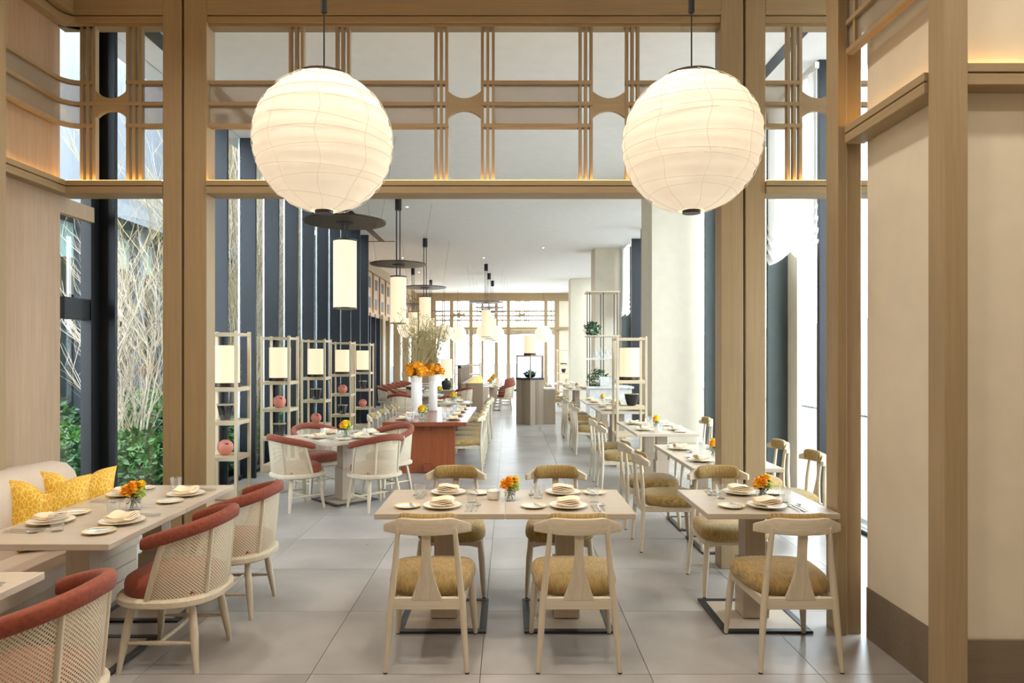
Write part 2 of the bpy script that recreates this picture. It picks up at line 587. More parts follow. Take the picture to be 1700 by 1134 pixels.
wl = struct('wall_left', B().box(-3.95, -3.59, -3.0, YP + 0.05, 0, ZC), 'panel_wood', 'vertical-grain oak panelled wall behind the oatmeal banquette', 'wall')
wb = struct('wall_back', B().box(-3.95, 3.7, -3.15, -3.0, 0, ZC), 'cream_wall', 'cream plaster wall behind the entrance', 'wall')
wr = struct('wall_right', B().box(2.15, 3.7, 3.36, 4.12, 0.304, ZC).box(3.55, 3.7, -3.0, 3.36, 0.304, ZC),
            'cream_wall', 'cream plastered wall block beside the timber portal', 'wall')
struct('baseboard_right', B().box(2.145, 3.7, 3.365, 4.122, 0, 0.304), 'base_taupe', 'tall taupe baseboard at the foot of the cream wall behind the oak post', 'baseboard')
struct('baseboard_front', B().box(2.17, 3.7, 3.345, 3.365, 0, 0.304).box(3.53, 3.7, -3, 3.345, 0, .304), 'base_taupe', 'taupe wood-grain baseboard under the cream wall', 'baseboard')

# ------------------------------------------------------------------ timber portal
tp = thing('trim_1', 'oak portal with paired posts and lattice transom across the room', 'portal', (0, 0, 0), kind='structure')
zt = lambda y: PZ(y, YP)
postw = [(270, 301), (305, 343), (1197, 1234), (1238, 1271)]
for a, b in postw:
    part('post', B().box(PX(a, YP), PX(b, YP), YP, YP + 0.16, 0, ZC), 'portal', tp, 0.004)
for a, b in ((301, 305), (1234, 1236.5)):
    part('spacer', B().box(PX(a, YP) - .005, PX(b, YP) + .003, YP + 0.05, YP + 0.12, 0 if a < 900 else 2.94, ZC if a < 900 else 3.1), 'portal', tp)
XW = -3.60
XE = XR
bays = [(XW, PX(270, YP)), (PX(343, YP), PX(1197, YP)), (PX(1271, YP), XE)]
for xa, xb in bays:
    # ledge of the transom, two boards with a groove
    part('ledge', B().box(xa, xb, YP - 0.02, YP + 0.18, zt(309), zt(300)), 'portal_x', tp, 0.003)
    part('ledge', B().box(xa, xb, YP - 0.02, YP + 0.18, zt(322), zt(310.5)), 'portal_x', tp, 0.003)
    part('ledge_core', B().box(xa, xb, YP, YP + 0.16, zt(311), zt(308.5)), 'portal_x', tp)
    part('led_strip', B().box(xa + .005, xb - .005, YP + 0.0, YP + 0.018, zt(300), zt(299)), 'led', tp, label='glowing amber light strip')
    # head beam
    part('head_beam', B().box(xa, xb, YP, YP + 0.16, zt(24), ZC), 'portal_x', tp, 0.003)
    part('head_beam', B().box(xa, xb, YP + .01, YP + 0.15, zt(36), zt(25.5)), 'portal_x', tp, 0.003)
    part('head_beam', B().box(xa, xb, YP + .03, YP + 0.13, zt(41), zt(35)), 'portal_x', tp, 0.002)
def tbars(p0, p1):
    w = (p1 - p0) / 5.0
    for k in range(3):
        a = PX(p0 + k * 2 * w, YP); b = PX(p0 + k * 2 * w + w, YP)
        part('lattice_bar', B().box(a, b, YP + .035, YP + .085, zt(300), zt(40)), 'portal', tp)
def hbar(p0, p1):
    for ya, yb in ((131, 137), (166.5, 172.5), (203, 209)):
        part('cross_bar', B().box(PX(p0, YP), PX(p1, YP), YP + .03, YP + .09, zt(yb), zt(ya)), 'portal_x', tp)
def wmesh(p0, p1):
    for ya, yb in ((137, 166.5), (172.5, 203)):
        part('wire_panel', B().box(PX(p0, YP), PX(p1, YP), YP + .058, YP + .062, zt(yb), zt(ya)), 'wire', tp, label='fine woven wire panel')
def hour(p0, p1):
    xa, xb = PX(p0, YP), PX(p1, YP)
    n = 14; top, bot = [], []
    for i in range(n + 1):
        t = i / n; s = 1 - (2 * t - 1) ** 2
        top.append((xa + (xb - xa) * t, zt(148 + 12 * s)))
        bot.append((xa + (xb - xa) * t, zt(192 - 12 * s)))
    part('hourglass_panel', B().prism(top + bot[::-1], YP + .04, YP + .08, lambda a, b, c: (a, c, b)), 'portal_x', tp)
for g in ((477, 502), (555, 579), (720, 743), (798, 821), (962, 985), (1040, 1063), (128, 154), (205, 231), (1310, 1335), (1388, 1412)):
    tbars(*g)
for g in ((343, 502), (555, 743), (798, 985), (1040, 1197), (231, 270), (205, 231), (1271, 1335), (1388, 1500)):
    hbar(*g)
for g in ((343, 477), (579, 720), (821, 962), (1063, 1197), (231, 270), (1271, 1310), (1412, 1500)):
    wmesh(*g)
for g in ((502, 555), (743, 798), (985, 1040), (154, 205), (1335, 1388)):
    hour(*g)
# lattice bands that bend round the corner onto the panelled wall
def cpath(xw, r, x1, y0):
    pts = [(xw, y0)]
    cx, cy = xw + r, YP + .06 - r
    for k in range(9):
        a = pi - k / 8 * pi / 2
        pts.append((cx + r * cos(a), cy + r * sin(a)))
    pts.append((x1, YP + .06))
    return pts
xb128 = PX(152, YP)
for ya, yb in ((131, 137), (166.5, 172.5), (203, 209)):
    part('cross_bar', B().sweep(cpath(-3.555, .16, xb128, 4.72), .05, zt(yb), zt(ya)), 'portal_x', tp)
for ya, yb in ((137, 166.5), (172.5, 203)):
    part('wire_panel', B().sweep(cpath(-3.555, .16, PX(128, YP), 4.72), .004, zt(yb), zt(ya)), 'wire', tp)
part('head_beam', B().sweep(cpath(-3.55, .16, xb128, 0.0), .08, zt(41), zt(27)), 'portal_x', tp)
part('head_beam', B().box(-3.6, -3.45, 0, YP, zt(24), ZC), 'portal_y', tp)
# ledge on the panelled wall
part('ledge', B().box(-3.6, -3.50, 0.5, YP, zt(309), zt(300)), 'portal_y', tp, .003)
part('ledge', B().box(-3.6, -3.50, 0.5, YP, zt(322), zt(310.5)), 'portal_y', tp, .003)
part('ledge_core', B().box(-3.6, -3.52, 0.5, YP, zt(311), zt(308.5)), 'portal_y', tp)
part('led_strip', B().box(-3.59, -3.575, 0.55, YP - .05, zt(300), zt(299)), 'led', tp)
part('stub_beam', B().box(-3.67, -3.61, YP + .03, 5.98, PZ(355, 5.6), PZ(329, 5.6)), 'panel_wood', tp)
part('post', B().box(-3.6, -3.44, 4.56, 4.70, 0, ZC), 'portal', tp, .004)

# portal return along the cream wall
tr2 = thing('trim_2', 'oak posts and ledge running along the cream wall block', 'trim', (0, 0, 0), kind='structure')
part('post', B().box(1.985, 2.045, 4.15, 4.30, 0, ZC), 'portal', tr2, .004)
part('post', B().box(2.045, 2.14, 4.17, 4.30, 0, ZC), 'portal', tr2, .004)
part('post', B().box(2.05, 2.165, 3.237, 3.36, 0, ZC), 'portal', tr2, .004)
part('ledge', B().box(2.03, 2.15, 3.36, 4.16, zt(309), zt(300)), 'portal_y', tr2, .003)
part('ledge', B().box(2.03, 2.15, 3.36, 4.16, zt(322), zt(310.5)), 'portal_y', tr2, .003)
part('ledge_core', B().box(2.05, 2.15, 3.36, 4.16, zt(311), zt(308.5)), 'portal_y', tr2)
part('led_strip', B().box(2.13, 2.145, 3.38, 4.13, zt(300), zt(299)), 'led', tr2)
part('ledge', B().box(2.165, 3.7, 3.25, 3.36, zt(309), zt(300)), 'portal_x', tr2, .003)
part('ledge', B().box(2.165, 3.7, 3.25, 3.36, zt(322), zt(310.5)), 'portal_x', tr2, .003)
part('led_strip', B().box(2.18, 3.6, 3.335, 3.35, zt(300), zt(299)), 'led', tr2)
for ya, yb in ((131, 137), (166.5, 172.5), (203, 209)):
    part('cross_bar', B().box(2.035, 2.085, 3.36, 4.16, zt(yb), zt(ya)), 'portal_y', tr2)
for ya, yb in ((137, 166.5), (172.5, 203)):
    part('wire_panel', B().box(2.058, 2.062, 3.36, 4.16, zt(yb), zt(ya)), 'wire', tr2)
for y in (4.05, 3.44):
    part('lattice_bar', B().box(2.04, 2.08, y, y + .025, zt(203), zt(137)), 'portal', tr2)

# ------------------------------------------------------------------ courtyard glazing
w1 = thing('window_1', 'tall courtyard glazing divided by deep black fins', 'window', (0, 0, 0), kind='structure')
fin_me = B().box(-0.01, 0.2, -0.022, 0.022, 0, ZC).mesh('fin', 'fin', .002)
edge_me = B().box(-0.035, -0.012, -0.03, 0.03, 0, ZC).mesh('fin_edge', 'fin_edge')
fins = [7.6 + .95 * k for k in range(11)]
for y in [6.12] + fins:
    f_ = link('fin', fin_me, w1, (XL, y, 0))
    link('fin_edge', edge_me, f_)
ys = [YP, 6.12] + fins
for a, b in zip(ys, ys[1:]):
    part('pane', B().box(XL - .006, XL + .006, a + .022, b - .022, 0.05, ZC), 'pane', w1)
part('sill', B().box(XL - .08, XL + .04, YP, 17.1, 0, 0.05), 'black', w1)
part('door_frame', B().box(XL - .03, XL + .05, YP + .2, 6.1, 2.0, 2.18).box(XL - .03, XL + .06, 5.98, 6.1, 0, ZC), 'black', w1)
# jog behind the last fin and the deeper dining bay
wj = struct('wall_jog', B().box(-4.9, -3.55, 17.1, 17.3, 0, ZC), 'black', 'black end wall closing the courtyard glazing', 'wall')
w2 = thing('window_2', 'side glazing of the deeper dining bay under an oak transom', 'window', (0, 0, 0), kind='structure')
XJ = -4.55
for k in range(8):
    y = 17.6 + k * .8
    f_ = link('fin', fin_me, w2, (XJ, y, 0)); f_.scale = (1, 1, 3.05 / ZC)
part('pane', B().box(XJ - .01, XJ, 17.3, YF, 0, ZC), 'pane', w2)
for y0_, y1_ in ((23.6, 24.1), (24.9, 25.2), (27.3, 27.7), (29.6, 30.0), (32.3, 33)):
    part('pilaster', B().box(XJ - .05, XJ + .22, y0_, y1_, 0, 3.1), 'portal', w2)
part('transom_board', B().box(XJ - .1, XJ + .05, 17.3, YF, 3.08, ZC), 'panel_wood', w2)
part('ledge', B().box(XJ - .05, XJ + .18, 17.3, YF, 2.95, 3.08), 'portal_y', w2)
part('led_strip', B().box(XJ + .06, XJ + .075, 17.4, YF - .1, 3.08, 3.09), 'led', w2)
part('crown', B().box(XJ - .05, XJ + .14, 17.3, YF, 4.4, ZC), 'portal_y', w2)
for k in range(13):
    y = 18.0 + k * 1.15
    part('mullion', B().box(XJ + .04, XJ + .1, y, y + .16, 3.08, 4.4), 'portal', w2)
    for z0_, z1_ in ((3.25, 3.6), (3.9, 4.25)):
        part('painted_dark_pane', B().box(XJ + .045, XJ + .06, y + .5, y + .85, z0_, z1_), 'black', w2)  # opaque black paints the unlit space behind the transom panes

# ------------------------------------------------------------------ street side glazing
w3 = thing('window_3', 'full-height street glazing between dark grey fins', 'window', (0, 0, 0), kind='structure')
rf = [4.3, 5.65] + [7.0 + 1.33 * k for k in range(20)]
rfin = B().box(-0.27, 0.02, -0.03, 0.03, 0, ZC).mesh('fin', 'green_grey', .002)
rfin_b = B().box(-0.25, 0.02, -0.03, 0.03, 0, ZC).mesh('fin', 'black', .002)
strip_me = B().box(-0.03, 0.02, -0.30, -0.03, 0, ZC).mesh('lining', 'cream_wall')
for i, y in enumerate(rf):
    f_ = link('fin', rfin_b if i % 2 == 0 else rfin, w3, (XR, y, 0))
    if i % 2: link('lining', strip_me, f_)
for a, b in zip(rf, rf[1:]):
    part('pane', B().box(XR, XR + .012, a + .03, b - .03, .04, ZC), 'pane', w3)
part('pane', B().box(XR, XR + .012, rf[-1], YF, .04, ZC), 'pane', w3)
part('sill', B().box(XR - .05, XR + .08, 4.1, YF, 0, .04), 'black', w3)

for k, y in enumerate((11.5, 19.1, 26.7)):
    o = struct('pillar', B().box(2.39, 3.24, y, y + .9, 0, ZC), 'pillar',
               ('broad cream square pillar beside the second row of tables', 'cream square pillar behind the hanging plant shelf', 'cream square pillar beside the far window wall')[k], 'pillar', .006)

# ------------------------------------------------------------------ far window wall
w4 = thing('window_4', 'far wall of tall city-view windows under an oak transom', 'window', (0, 0, 0), kind='structure')
fx = lambda p: PX(p, YF)
zf = lambda y: PZ(y, YF)
part('head_beam', B().box(-4.6, XR, YF - .1, YF + .2, zf(500), ZC), 'portal_x', w4)
part('ledge', B().box(-4.6, XR, YF - .16, YF + .15, 2.95, 3.08), 'portal_x', w4)
part('led_strip', B().box(-4.5, XR - .1, YF - .05, YF - .03, 3.08, 3.1), 'led', w4)
for a, b in ((716, 724), (747, 753), (779, 785), (799, 803), (821, 827), (841, 847), (903, 909), (920, 928)):
    part('post', B().box(fx(a), fx(b), YF - .12, YF + .12, 0, ZC), 'portal', w4)
part('end_panel', B().box(-4.6, fx(716), YF - .06, YF + .1, 0, 3.0), 'taupe', w4)
part('end_panel', B().box(-4.6, fx(716), YF - .06, YF + .1, 3.0, 4.4), 'panel_wood', w4)
part('end_panel', B().box(fx(928), XR, YF - .06, YF + .1, 0, ZC), 'cream_wall', w4)
part('sill', B().box(fx(720), fx(925), YF - .1, YF + .1, 0, .1), 'black', w4)
part('pane', B().box(fx(720), fx(925), YF, YF + .012, .1, ZC - .3), 'pane', w4)
for z in (3.4, 3.62, 3.84):
    part('cross_bar', B().box(fx(720), fx(925), YF - .03, YF - .0, z - .035, z + .035), 'portal_x', w4)
for p in (735, 738, 760, 763, 792, 812, 834, 857, 860, 863, 871, 874, 877, 915):
    part('lattice_bar', B().box(fx(p) - .03, fx(p) + .03, YF - .04, YF - .01, 3.08, 4.4), 'portal', w4)
for p in (866.5, 767, 757):
    part('hourglass_panel', B().prism([(fx(p) - .15, 3.78), (fx(p), 3.7), (fx(p) + .15, 3.78), (fx(p) + .15, 3.52), (fx(p), 3.6), (fx(p) - .15, 3.52)][::-1], YF - .06, YF - .03, lambda a, b, c: (a, c, b)), 'portal_x', w4)
for a, b in ((725, 747), (753, 779), (785, 799), (803, 821), (827, 841), (847, 903), (909, 920)):
    def vf(u, v, xa=fx(a), xb=fx(b)):
        x = xa + (xb - xa) * u
        d = .05 * sin(u * pi * 3) * v
        return ((x, YF - .2 + d * .5, 2.94 - v * (.26 - .05 * sin(u * pi))), (0, -1, 0))
    o = solo('window_valance', B().slabgrid(vf, 12, 6, .01).mesh('window_valance', 'valance'), 'short taupe cloth valance gathered under the far ledge', 'valance', (0, 0, 0), 0, 'valances under the far ledge')

# ------------------------------------------------------------------ exterior: courtyard
struct('ground_courtyard', B().box(-16, XL - .08, -2, 40, -.3, -.06), 'soil', 'dark soil bed of the planted courtyard', 'ground')
struct('path_courtyard', B().box(XL - .5, XL - .08, YP, 17.3, -.06, 0.0), 'concrete', 'pale stone edging outside the courtyard glass', 'path')
cb = thing('courtyard_building', 'glass-fronted wing with grey posts across the courtyard', 'building', (0, 0, 0))
part('wall', B().box(-14, -11.0, 4, 26, 0, 5.1), 'facade_grey', cb)
part('eave', B().box(-14, -9.6, 4, 26, 5.1, 5.5), 'facade_grey', cb)
part('upper_storey', B().box(-14, -10.2, 4, 26, 5.5, 12.0), 'facade_grey', cb)
for k in range(18):
    y = 4.4 + k * 1.2
    part('post', B().box(-10.4, -10.1, y, y + .22, -.06, 5.1), 'facade_grey', cb)
    part('glass_pane', B().box(-10.9, -10.88, y + .22, y + 1.2, 0.4, 3.2), 'pane_dark', cb)
    part('spandrel', B().box(-10.95, -10.7, y + .22, y + 1.2, 3.2, 4.1), 'facade', cb)
    part('upper_pane', B().box(-10.9, -10.88, y + .22, y + 1.2, 4.1, 5.0), 'pale_green', cb)
struct('wall_courtyard_end', B().box(-14, -4.9, 25, 25.3, -.1, 12), 'facade', 'stone end wall of the courtyard', 'wall')

def leaf_cloud(cx, cy, cz, rx, ry, rz, n, s, seed):
    rnd = random.Random(seed)
    b = B()
    for _ in range(n):
        while True:
            p = Vector((rnd.uniform(-1, 1), rnd.uniform(-1, 1), rnd.uniform(-1, 1)))
            if p.length <= 1: break
        p = p.normalized() * (p.length ** 0.45)
        c = Vector((cx + p.x * rx, cy + p.y * ry, cz + p.z * rz))
        d = Vector((rnd.gauss(0, 1), rnd.gauss(0, 1), rnd.gauss(0.2, .7))).normalized()
        w = d.cross(Vector((rnd.gauss(0, 1), rnd.gauss(0, 1), rnd.gauss(0, 1)))).normalized()
        nn = d.cross(w)
        L = s * rnd.uniform(.7, 1.3)
        b.add([c, c + d * L * .5 + w * L * .24 + nn * L * .06, c + d * L, c + d * L * .5 - w * L * .24 + nn * L * .06], [(0, 1, 2), (0, 2, 3)])
    return b

shr = [(-4.6, 6.6, .9), (-5.0, 7.6, .95), (-4.55, 8.4, .8), (-4.7, 9.5, .85), (-4.9, 10.7, .9), (-4.6, 11.8, .8), (-4.8, 13.2, .9), (-4.7, 14.8, .85), (-4.45, 7.9, .7), (-4.45, 8.95, .75), (-4.45, 10.1, .7), (-4.45, 12.5, .7), (-5.8, 8.6, 1.1), (-5.9, 11.2, 1.15), (-6.0, 6.4, 1.0)]
for i, (x, y, h) in enumerate(shr):
    t = thing('garden_shrub', 'leafy green evergreen shrub in the courtyard bed outside the glass', 'shrub', (x, y, -.06), 0, 'shrubs in the courtyard bed')
    rnd = random.Random(i)
    part('foliage', leaf_cloud(0, 0, h * .55, .55, .6, h * .5, 1500, .10, i), 'leaf' if i % 3 else 'leaf_dark', t, smooth=0)
    st = B()
    for k in range(7):
        a = rnd.uniform(0, 2 * pi)
        st.tube([(0, 0, 0), (cos(a) * .1, sin(a) * .1, h * .3), (cos(a) * .3, sin(a) * .3, h * .75)], [.012, .009, .005], 5)
    part('stems', st, 'bark', t)
for i, (x, y) in enumerate(((-4.15, 6.5), (-4.2, 7.1), (-4.2, 9.0), (-4.2, 12.6))):
    rnd = random.Random(50 + i)
    b = B()
    for k in range(16):
        a = rnd.uniform(0, 2 * pi); L = rnd.uniform(.3, .5); lift = rnd.uniform(.1, .35)
        for q in range(12):
            t_ = q / 12
            c = Vector((cos(a) * L * t_, sin(a) * L * t_, lift * sin(t_ * pi * .75) + .08))
            w = .09 * (1 - t_) + .01
            side = Vector((-sin(a), cos(a), 0)); fw = Vector((cos(a), sin(a), 0)) * .02
            for sg in (-1, 1):
                b.add([c, c + side * sg * w * .5 + fw * 1.2, c + side * sg * w + fw * .6, c + side * sg * w * .5 - fw * .2], [(0, 1, 2, 3)])
    part_t = thing('garden_fern', 'silvery green fern arching at the foot of the courtyard glass', 'fern', (x, y, -.06), 0, 'ferns at the courtyard glass')
    part('fronds', b, 'leaf_pale', part_t, smooth=0)
    part('crown', B().lathe([(.05, 0), (.06, .06), (.03, .12)], 8), 'stem', part_t)

def grow(b, p, d, L, r, depth, rnd, spread):
    q = [p]; dd = d.copy(); n = 4
    for k in range(n):
        dd = (dd + Vector((rnd.gauss(0, .10), rnd.gauss(0, .10), rnd.gauss(.02, .05)))).normalized()
        q.append(q[-1] + dd * L / n)
    b.tube(q, [r * (1 - .16 * k) for k in range(n + 1)], 4 if depth < 2 else 6, False)
    if depth == 0: return
    for k in range(1, n + 1):
        for _ in range(2 if (k > 1 and depth > 1) else 1):
            ax = Vector((rnd.gauss(0, 1), rnd.gauss(0, 1), rnd.uniform(.5, 1.3))).normalized()
            nd = (dd * (1 - spread) + ax * spread).normalized()
            grow(b, q[k], nd, L * rnd.uniform(.38, .6), r * .5, depth - 1, rnd, spread)

def birch(x, y, h, seed, label, nst=4, mat='bark'):
    rnd = random.Random(seed)
    t = thing('birch_tree', label, 'tree', (x, y, -.06), 0, 'bare birches in the courtyard')
    for k in range(nst):
        b = B()
        a = k * 2 * pi / nst + rnd.uniform(-.3, .3)
        grow(b, Vector((.06 * cos(a), .06 * sin(a), 0)), Vector((.16 * cos(a), .16 * sin(a), 1)).normalized(), h * rnd.uniform(.62, .8), .017, 3, rnd, .5)
        lim = -4.0 - x
        b.v = [(vx if vx < lim else lim - (vx - lim) * .25, vy, vz) for vx, vy, vz in b.v]
        part('stem', b, mat, t, smooth=60)
birch(-4.65, 8.5, 2.7, 3, 'bare multi-stemmed birch beside the panelled wall end', 7)
for i, (x, y) in enumerate(((-4.6, 10.3), (-4.9, 11.6), (-4.6, 12.4), (-5.0, 13.6), (-4.9, 15.2))):
    birch(x, y, (4.6, 4.2, 4.4, 3.6, 3.6)[i], 11 + i, 'bare multi-stemmed birch behind the black fins', 4, 'bark' if i % 2 else 'twig')

# ------------------------------------------------------------------ exterior: street side and city
struct('ground_terrace', B().box(XR + .08, 14, 0, 60, -.3, -.04), 'concrete', 'pale terrace paving outside the street glazing', 'ground')
nb = thing('neighbour_building', 'pale neighbouring building clad in vertical white slats', 'building', (0, 0, 0))
part('wall', B().box(10.2, 12, 8, 50, -.04, 2.6), 'facade_grey', nb)
sl = B()
for k in range(160):
    sl.box(10.05, 10.2, 8 + k * .26, 8.14 + k * .26, 0, 2.75)
part('slats', sl, 'slat_white', nb, kind='stuff')
rnd = random.Random(4)
for k in range(26):
    x = -62 + (k % 9) * 12 + rnd.uniform(-1, 1); y = 195 + (k // 9) * 50; w = rnd.uniform(5, 10)
    solo('city_tower', B().box(-w / 2, w / 2, -w / 2, w / 2, 0, 60 + rnd.uniform(-9, 9)).box(-w * .3, w * .3, -w * .3, w * .3, 60, 62).mesh('city_tower', 'city'),
         'hazy blue-grey tower seen through the far windows', 'building', (x, y, -66), 0, 'city towers beyond the windows')

# ------------------------------------------------------------------ lights: recessed downlights
dl_ring = B().lathe([(.034, 0), (.034, -.008), (.024, -.008), (.024, -.002)], 20, closed=False).mesh('trim_ring', 'ceiling')
dl_lens = B().lathe([(.024, -.004), (.024, -.006)], 20).mesh('lens', 'spot')
def downlight(x, y, watt, label, group, lamp, ang=150, col=(1, .93, .82)):
    t = spawn('downlight', [('trim_ring', dl_ring, None), ('lens', dl_lens, None)], label, 'downlight', (x, y, ZC), 0, group)
    ld = bpy.data.lights.new(lamp, 'SPOT')
    ld.energy = watt; ld.color = col; ld.spot_size = radians(ang); ld.spot_blend = 1.0; ld.shadow_soft_size = .12
    lo = bpy.data.objects.new(lamp, ld)
    COL.objects.link(lo); lo.parent = t; lo.location = (0, 0, -.02)
for x, side in ((-2.4, 'bench'), (-.8, 'aisle'), (.8, 'post'), (2.7, 'wall')):      # entrance ceiling, above the frame; wall pair added to light the cream wall
    for y, row in ((1.2, 'outer'), (2.4, 'middle'), (4.0, 'inner')):
        if x > 2 and y > 3: continue
        downlight(x, y, 92, 'small unseen recessed downlight over the entrance tables', 'downlights over the entrance', row + '_' + side + '_downlight_offscreen')
for px, py, lab in ((675.9, 343.3, 'by the pendant beyond the communal table'), (901.9, 411.4, 'before the plant shelf pillar'), (803, 427.8, 'above the booth end'),
                    (668.7, 427.8, 'first along the deep side bay'), (695.5, 451.7, 'second along the deep side bay'), (708.6, 463.9, 'third along the deep side bay')):
    y = (ZC - H) * F / (VY - py)
    downlight(PX(px, y), y, 92, 'small lit recessed ceiling downlight, ' + lab, 'downlights of the dining hall', 'downlight_lamp')

# ------------------------------------------------------------------ paper lanterns
def lantern_parts(R):
    rnd = random.Random(21)
    prof = []
    rings = [-.93, -.8, -.63, -.46, -.28, -.1, .1, .3, .5, .68, .83, .94]
    def shell(u, v):
        ph = 2 * pi * u; th = -pi / 2 + pi * (.06 + .88 * v)
        k = 1.0
        s = sin(th)
        d = min(abs(s - r) for r in rings)
        k -= .022 * math.exp(-(d / .05) ** 2)
        k += .018 * noise.noise(Vector((cos(ph) * 1.6, sin(ph) * 1.6, s * 2)))
        m = abs(((u * 9) % 1) - .5) * 2
        k -= .008 * m ** 6
        return (R * k * cos(th) * cos(ph), R * k * cos(th) * sin(ph), R * 1.02 * k * s)
    sh = B().grid(shell, 72, 48, wrap=True)
    P = [('paper_shell', sh.mesh('paper_shell', 'paper', smooth=60), None)]
    for r in rings[1:-1]:
        tx, ty = rnd.uniform(-.09, .09), rnd.uniform(-.09, .09)
        pts = []
        for k in range(49):
            a = 2 * pi * k / 48
            zz = r + tx * cos(a) + ty * sin(a)
            zz = max(-.97, min(.97, zz))
            rr = sqrt(1 - zz * zz)
            q = 1.002
            pts.append((R * q * rr * cos(a), R * q * rr * sin(a), R * 1.02 * q * zz))
        P.append(('rib', B().tube(pts, .0016, 4, False).mesh('rib', 'paper_rib'), None))
    for k in range(9):
        a = 2 * pi * k / 9
        pts = []
        for j in range(25):
            th = -pi / 2 + pi * (.07 + .86 * j / 24)
            pts.append((R * 1.0 * cos(th) * cos(a + .04 * sin(j)), R * 1.0 * cos(th) * sin(a + .04 * sin(j)), R * 1.02 * sin(th)))
        P.append(('seam', B().tube(pts, .0014, 4, False).mesh('seam', 'paper_rib'), None))
    P.append(('top_ring', B().lathe([(.15 * R / .39, R * .945), (.15 * R / .39, R * .965), (.02, R * .985), (.02, R * .97)], 28).mesh('top_ring', 'bronze'), None))
    P.append(('bottom_cap', B().lathe([(.001, -R * 1.03), (.05, -R * 1.03), (.052, -R * .985), (.001, -R * .985)], 24).mesh('bottom_cap', 'steel'), None))
    P.append(('cord', B().tube([(0, 0, R * .97), (0, 0, 3.66 - 2.9)], .0045, 6).mesh('cord', 'cable'), None))
    P.append(('cord_grip', B().lathe([(.012, R * .98), (.009, R * 1.06)], 10).mesh('cord_grip', 'black'), None))
    P.append(('ceiling_rod', B().lathe([(.017, 3.64 - 2.9), (.017, ZC - 2.9)], 12).mesh('ceiling_rod', 'black'), None))
    return P
LP = lantern_parts(.39)
for px, lab in ((538, 'big round paper lantern hanging over the aisle beside the banquette tables'), (1148, 'big round paper lantern hanging over the aisle by the cream wall')):
    spawn('paper_lantern', LP, lab, 'lantern', (PX(px, 3.9), 3.9, 2.9), 0 if px < 900 else 1.9, 'large paper lanterns')
LF = [('paper_shell', LP[0][1], None), ('top_ring', LP[-5][1], None), ('bottom_cap', LP[-4][1], None), ('cord', B().tube([(0, 0, .38), (0, 0, ZC - 2.7)], .006, 5).mesh('cord', 'cable'), None)]
for px, ly in ((902, 31.5), (823, 31.5), (760, 31.5), (737, 29.8), (806, 29.4)):
    spawn('paper_lantern', LF, 'paper lantern globe hanging in front of the far windows', 'lantern', (PX(px, ly), ly, 2.7), 0, 'far paper lanterns')
spawn('paper_lantern', LF, 'paper lantern globe hanging in the deep side bay', 'lantern', (-4.0, 27.0, 2.8), 0, None)

# ------------------------------------------------------------------ cylinder pendants with dark disc
def pendant_parts():
    P = []
    P.append(('shade', B().lathe([(.15, 0), (.15, .88)], 32, closed=True).mesh('shade', 'shade'), None))
    P.append(('shade_cap', B().lathe([(.156, .88), (.156, .905), (.02, .905), (.02, .89)], 32).mesh('shade_cap', 'black'), None))
    P.append(('bottom_ring', B().lathe([(.153, -.006), (.153, .012), (.151, .012)], 32).mesh('bottom_ring', 'bronze'), None))
    P.append(('reflector_disc', B().lathe([(.02, 1.125), (.53, 1.125), (.54, 1.135), (.54, 1.145), (.02, 1.16)], 48).mesh('reflector_disc', 'bronze'), None))
    P.append(('hub', B().lathe([(.11, 1.115), (.11, 1.126)], 24).mesh('hub', 'black'), None))
    for k in range(4):
        a = pi / 4 + k * pi / 2
        P.append(('rod', B().tube([(.045 * cos(a), .045 * sin(a), .9), (.045 * cos(a), .045 * sin(a), 2.2)], .006, 6).mesh('rod', 'black'), None))
    P.append(('ceiling_tube', B().lathe([(.062, 2.17), (.062, ZC - 2.31)], 16).mesh('ceiling_tube', 'black'), None))
    for k in range(3):
        a = .6 + k * 2 * pi / 3
        P.append(('stay_cable', B().tube([(.5 * cos(a), .5 * sin(a), 1.15), (.72 * cos(a), .72 * sin(a), ZC - 2.31)], .0018, 4).mesh('stay_cable', 'cable'), None))
    return P
PP = pendant_parts()
for x, y, lab in ((-2.15, 9.0, 'cylinder pendant under a dark disc above the terracotta chairs'), (-2.12, 13.15, 'cylinder pendant under a dark disc beyond the red communal table'),
                  (-2.15, 17.6, 'cylinder pendant under a dark disc above the tub chairs'), (-3.3, 23.6, 'cylinder pendant under a dark disc in the deep side bay'),
                  (-3.1, 27.2, 'cylinder pendant under a dark disc behind the tall grasses'),
                  (-.75, 22.5, 'first cylinder pendant above the yellow-cushioned booth'), (-.72, 25.0, 'second cylinder pendant above the yellow-cushioned booth'), (-.66, 27.5, 'last cylinder pendant above the yellow-cushioned booth')):
    spawn('disc_pendant', PP, lab, 'pendant', (x, y, 2.31), 0, 'cylinder pendants with discs')

# ------------------------------------------------------------------ chairs
def cushion(b, plan, prof, n=36):
    vs = []; fs = []
    for s_, z in prof:
        for k in range(n):
            x, y = plan(2 * pi * k / n)
            cx, cy = plan.c
            vs.append((cx + (x - cx) * s_, cy + (y - cy) * s_, z))
    for i in range(len(prof) - 1):
        for k in range(n):
            k2 = (k + 1) % n
            fs.append((i * n + k, i * n + k2, (i + 1) * n + k2, (i + 1) * n + k))
    fs.append(tuple(range(n - 1, -1, -1)))
    fs.append(tuple((len(prof) - 1) * n + k for k in range(n)))
    return b.add(vs, fs)

def sgnpow(v, p):
    return math.copysign(abs(v) ** p, v)

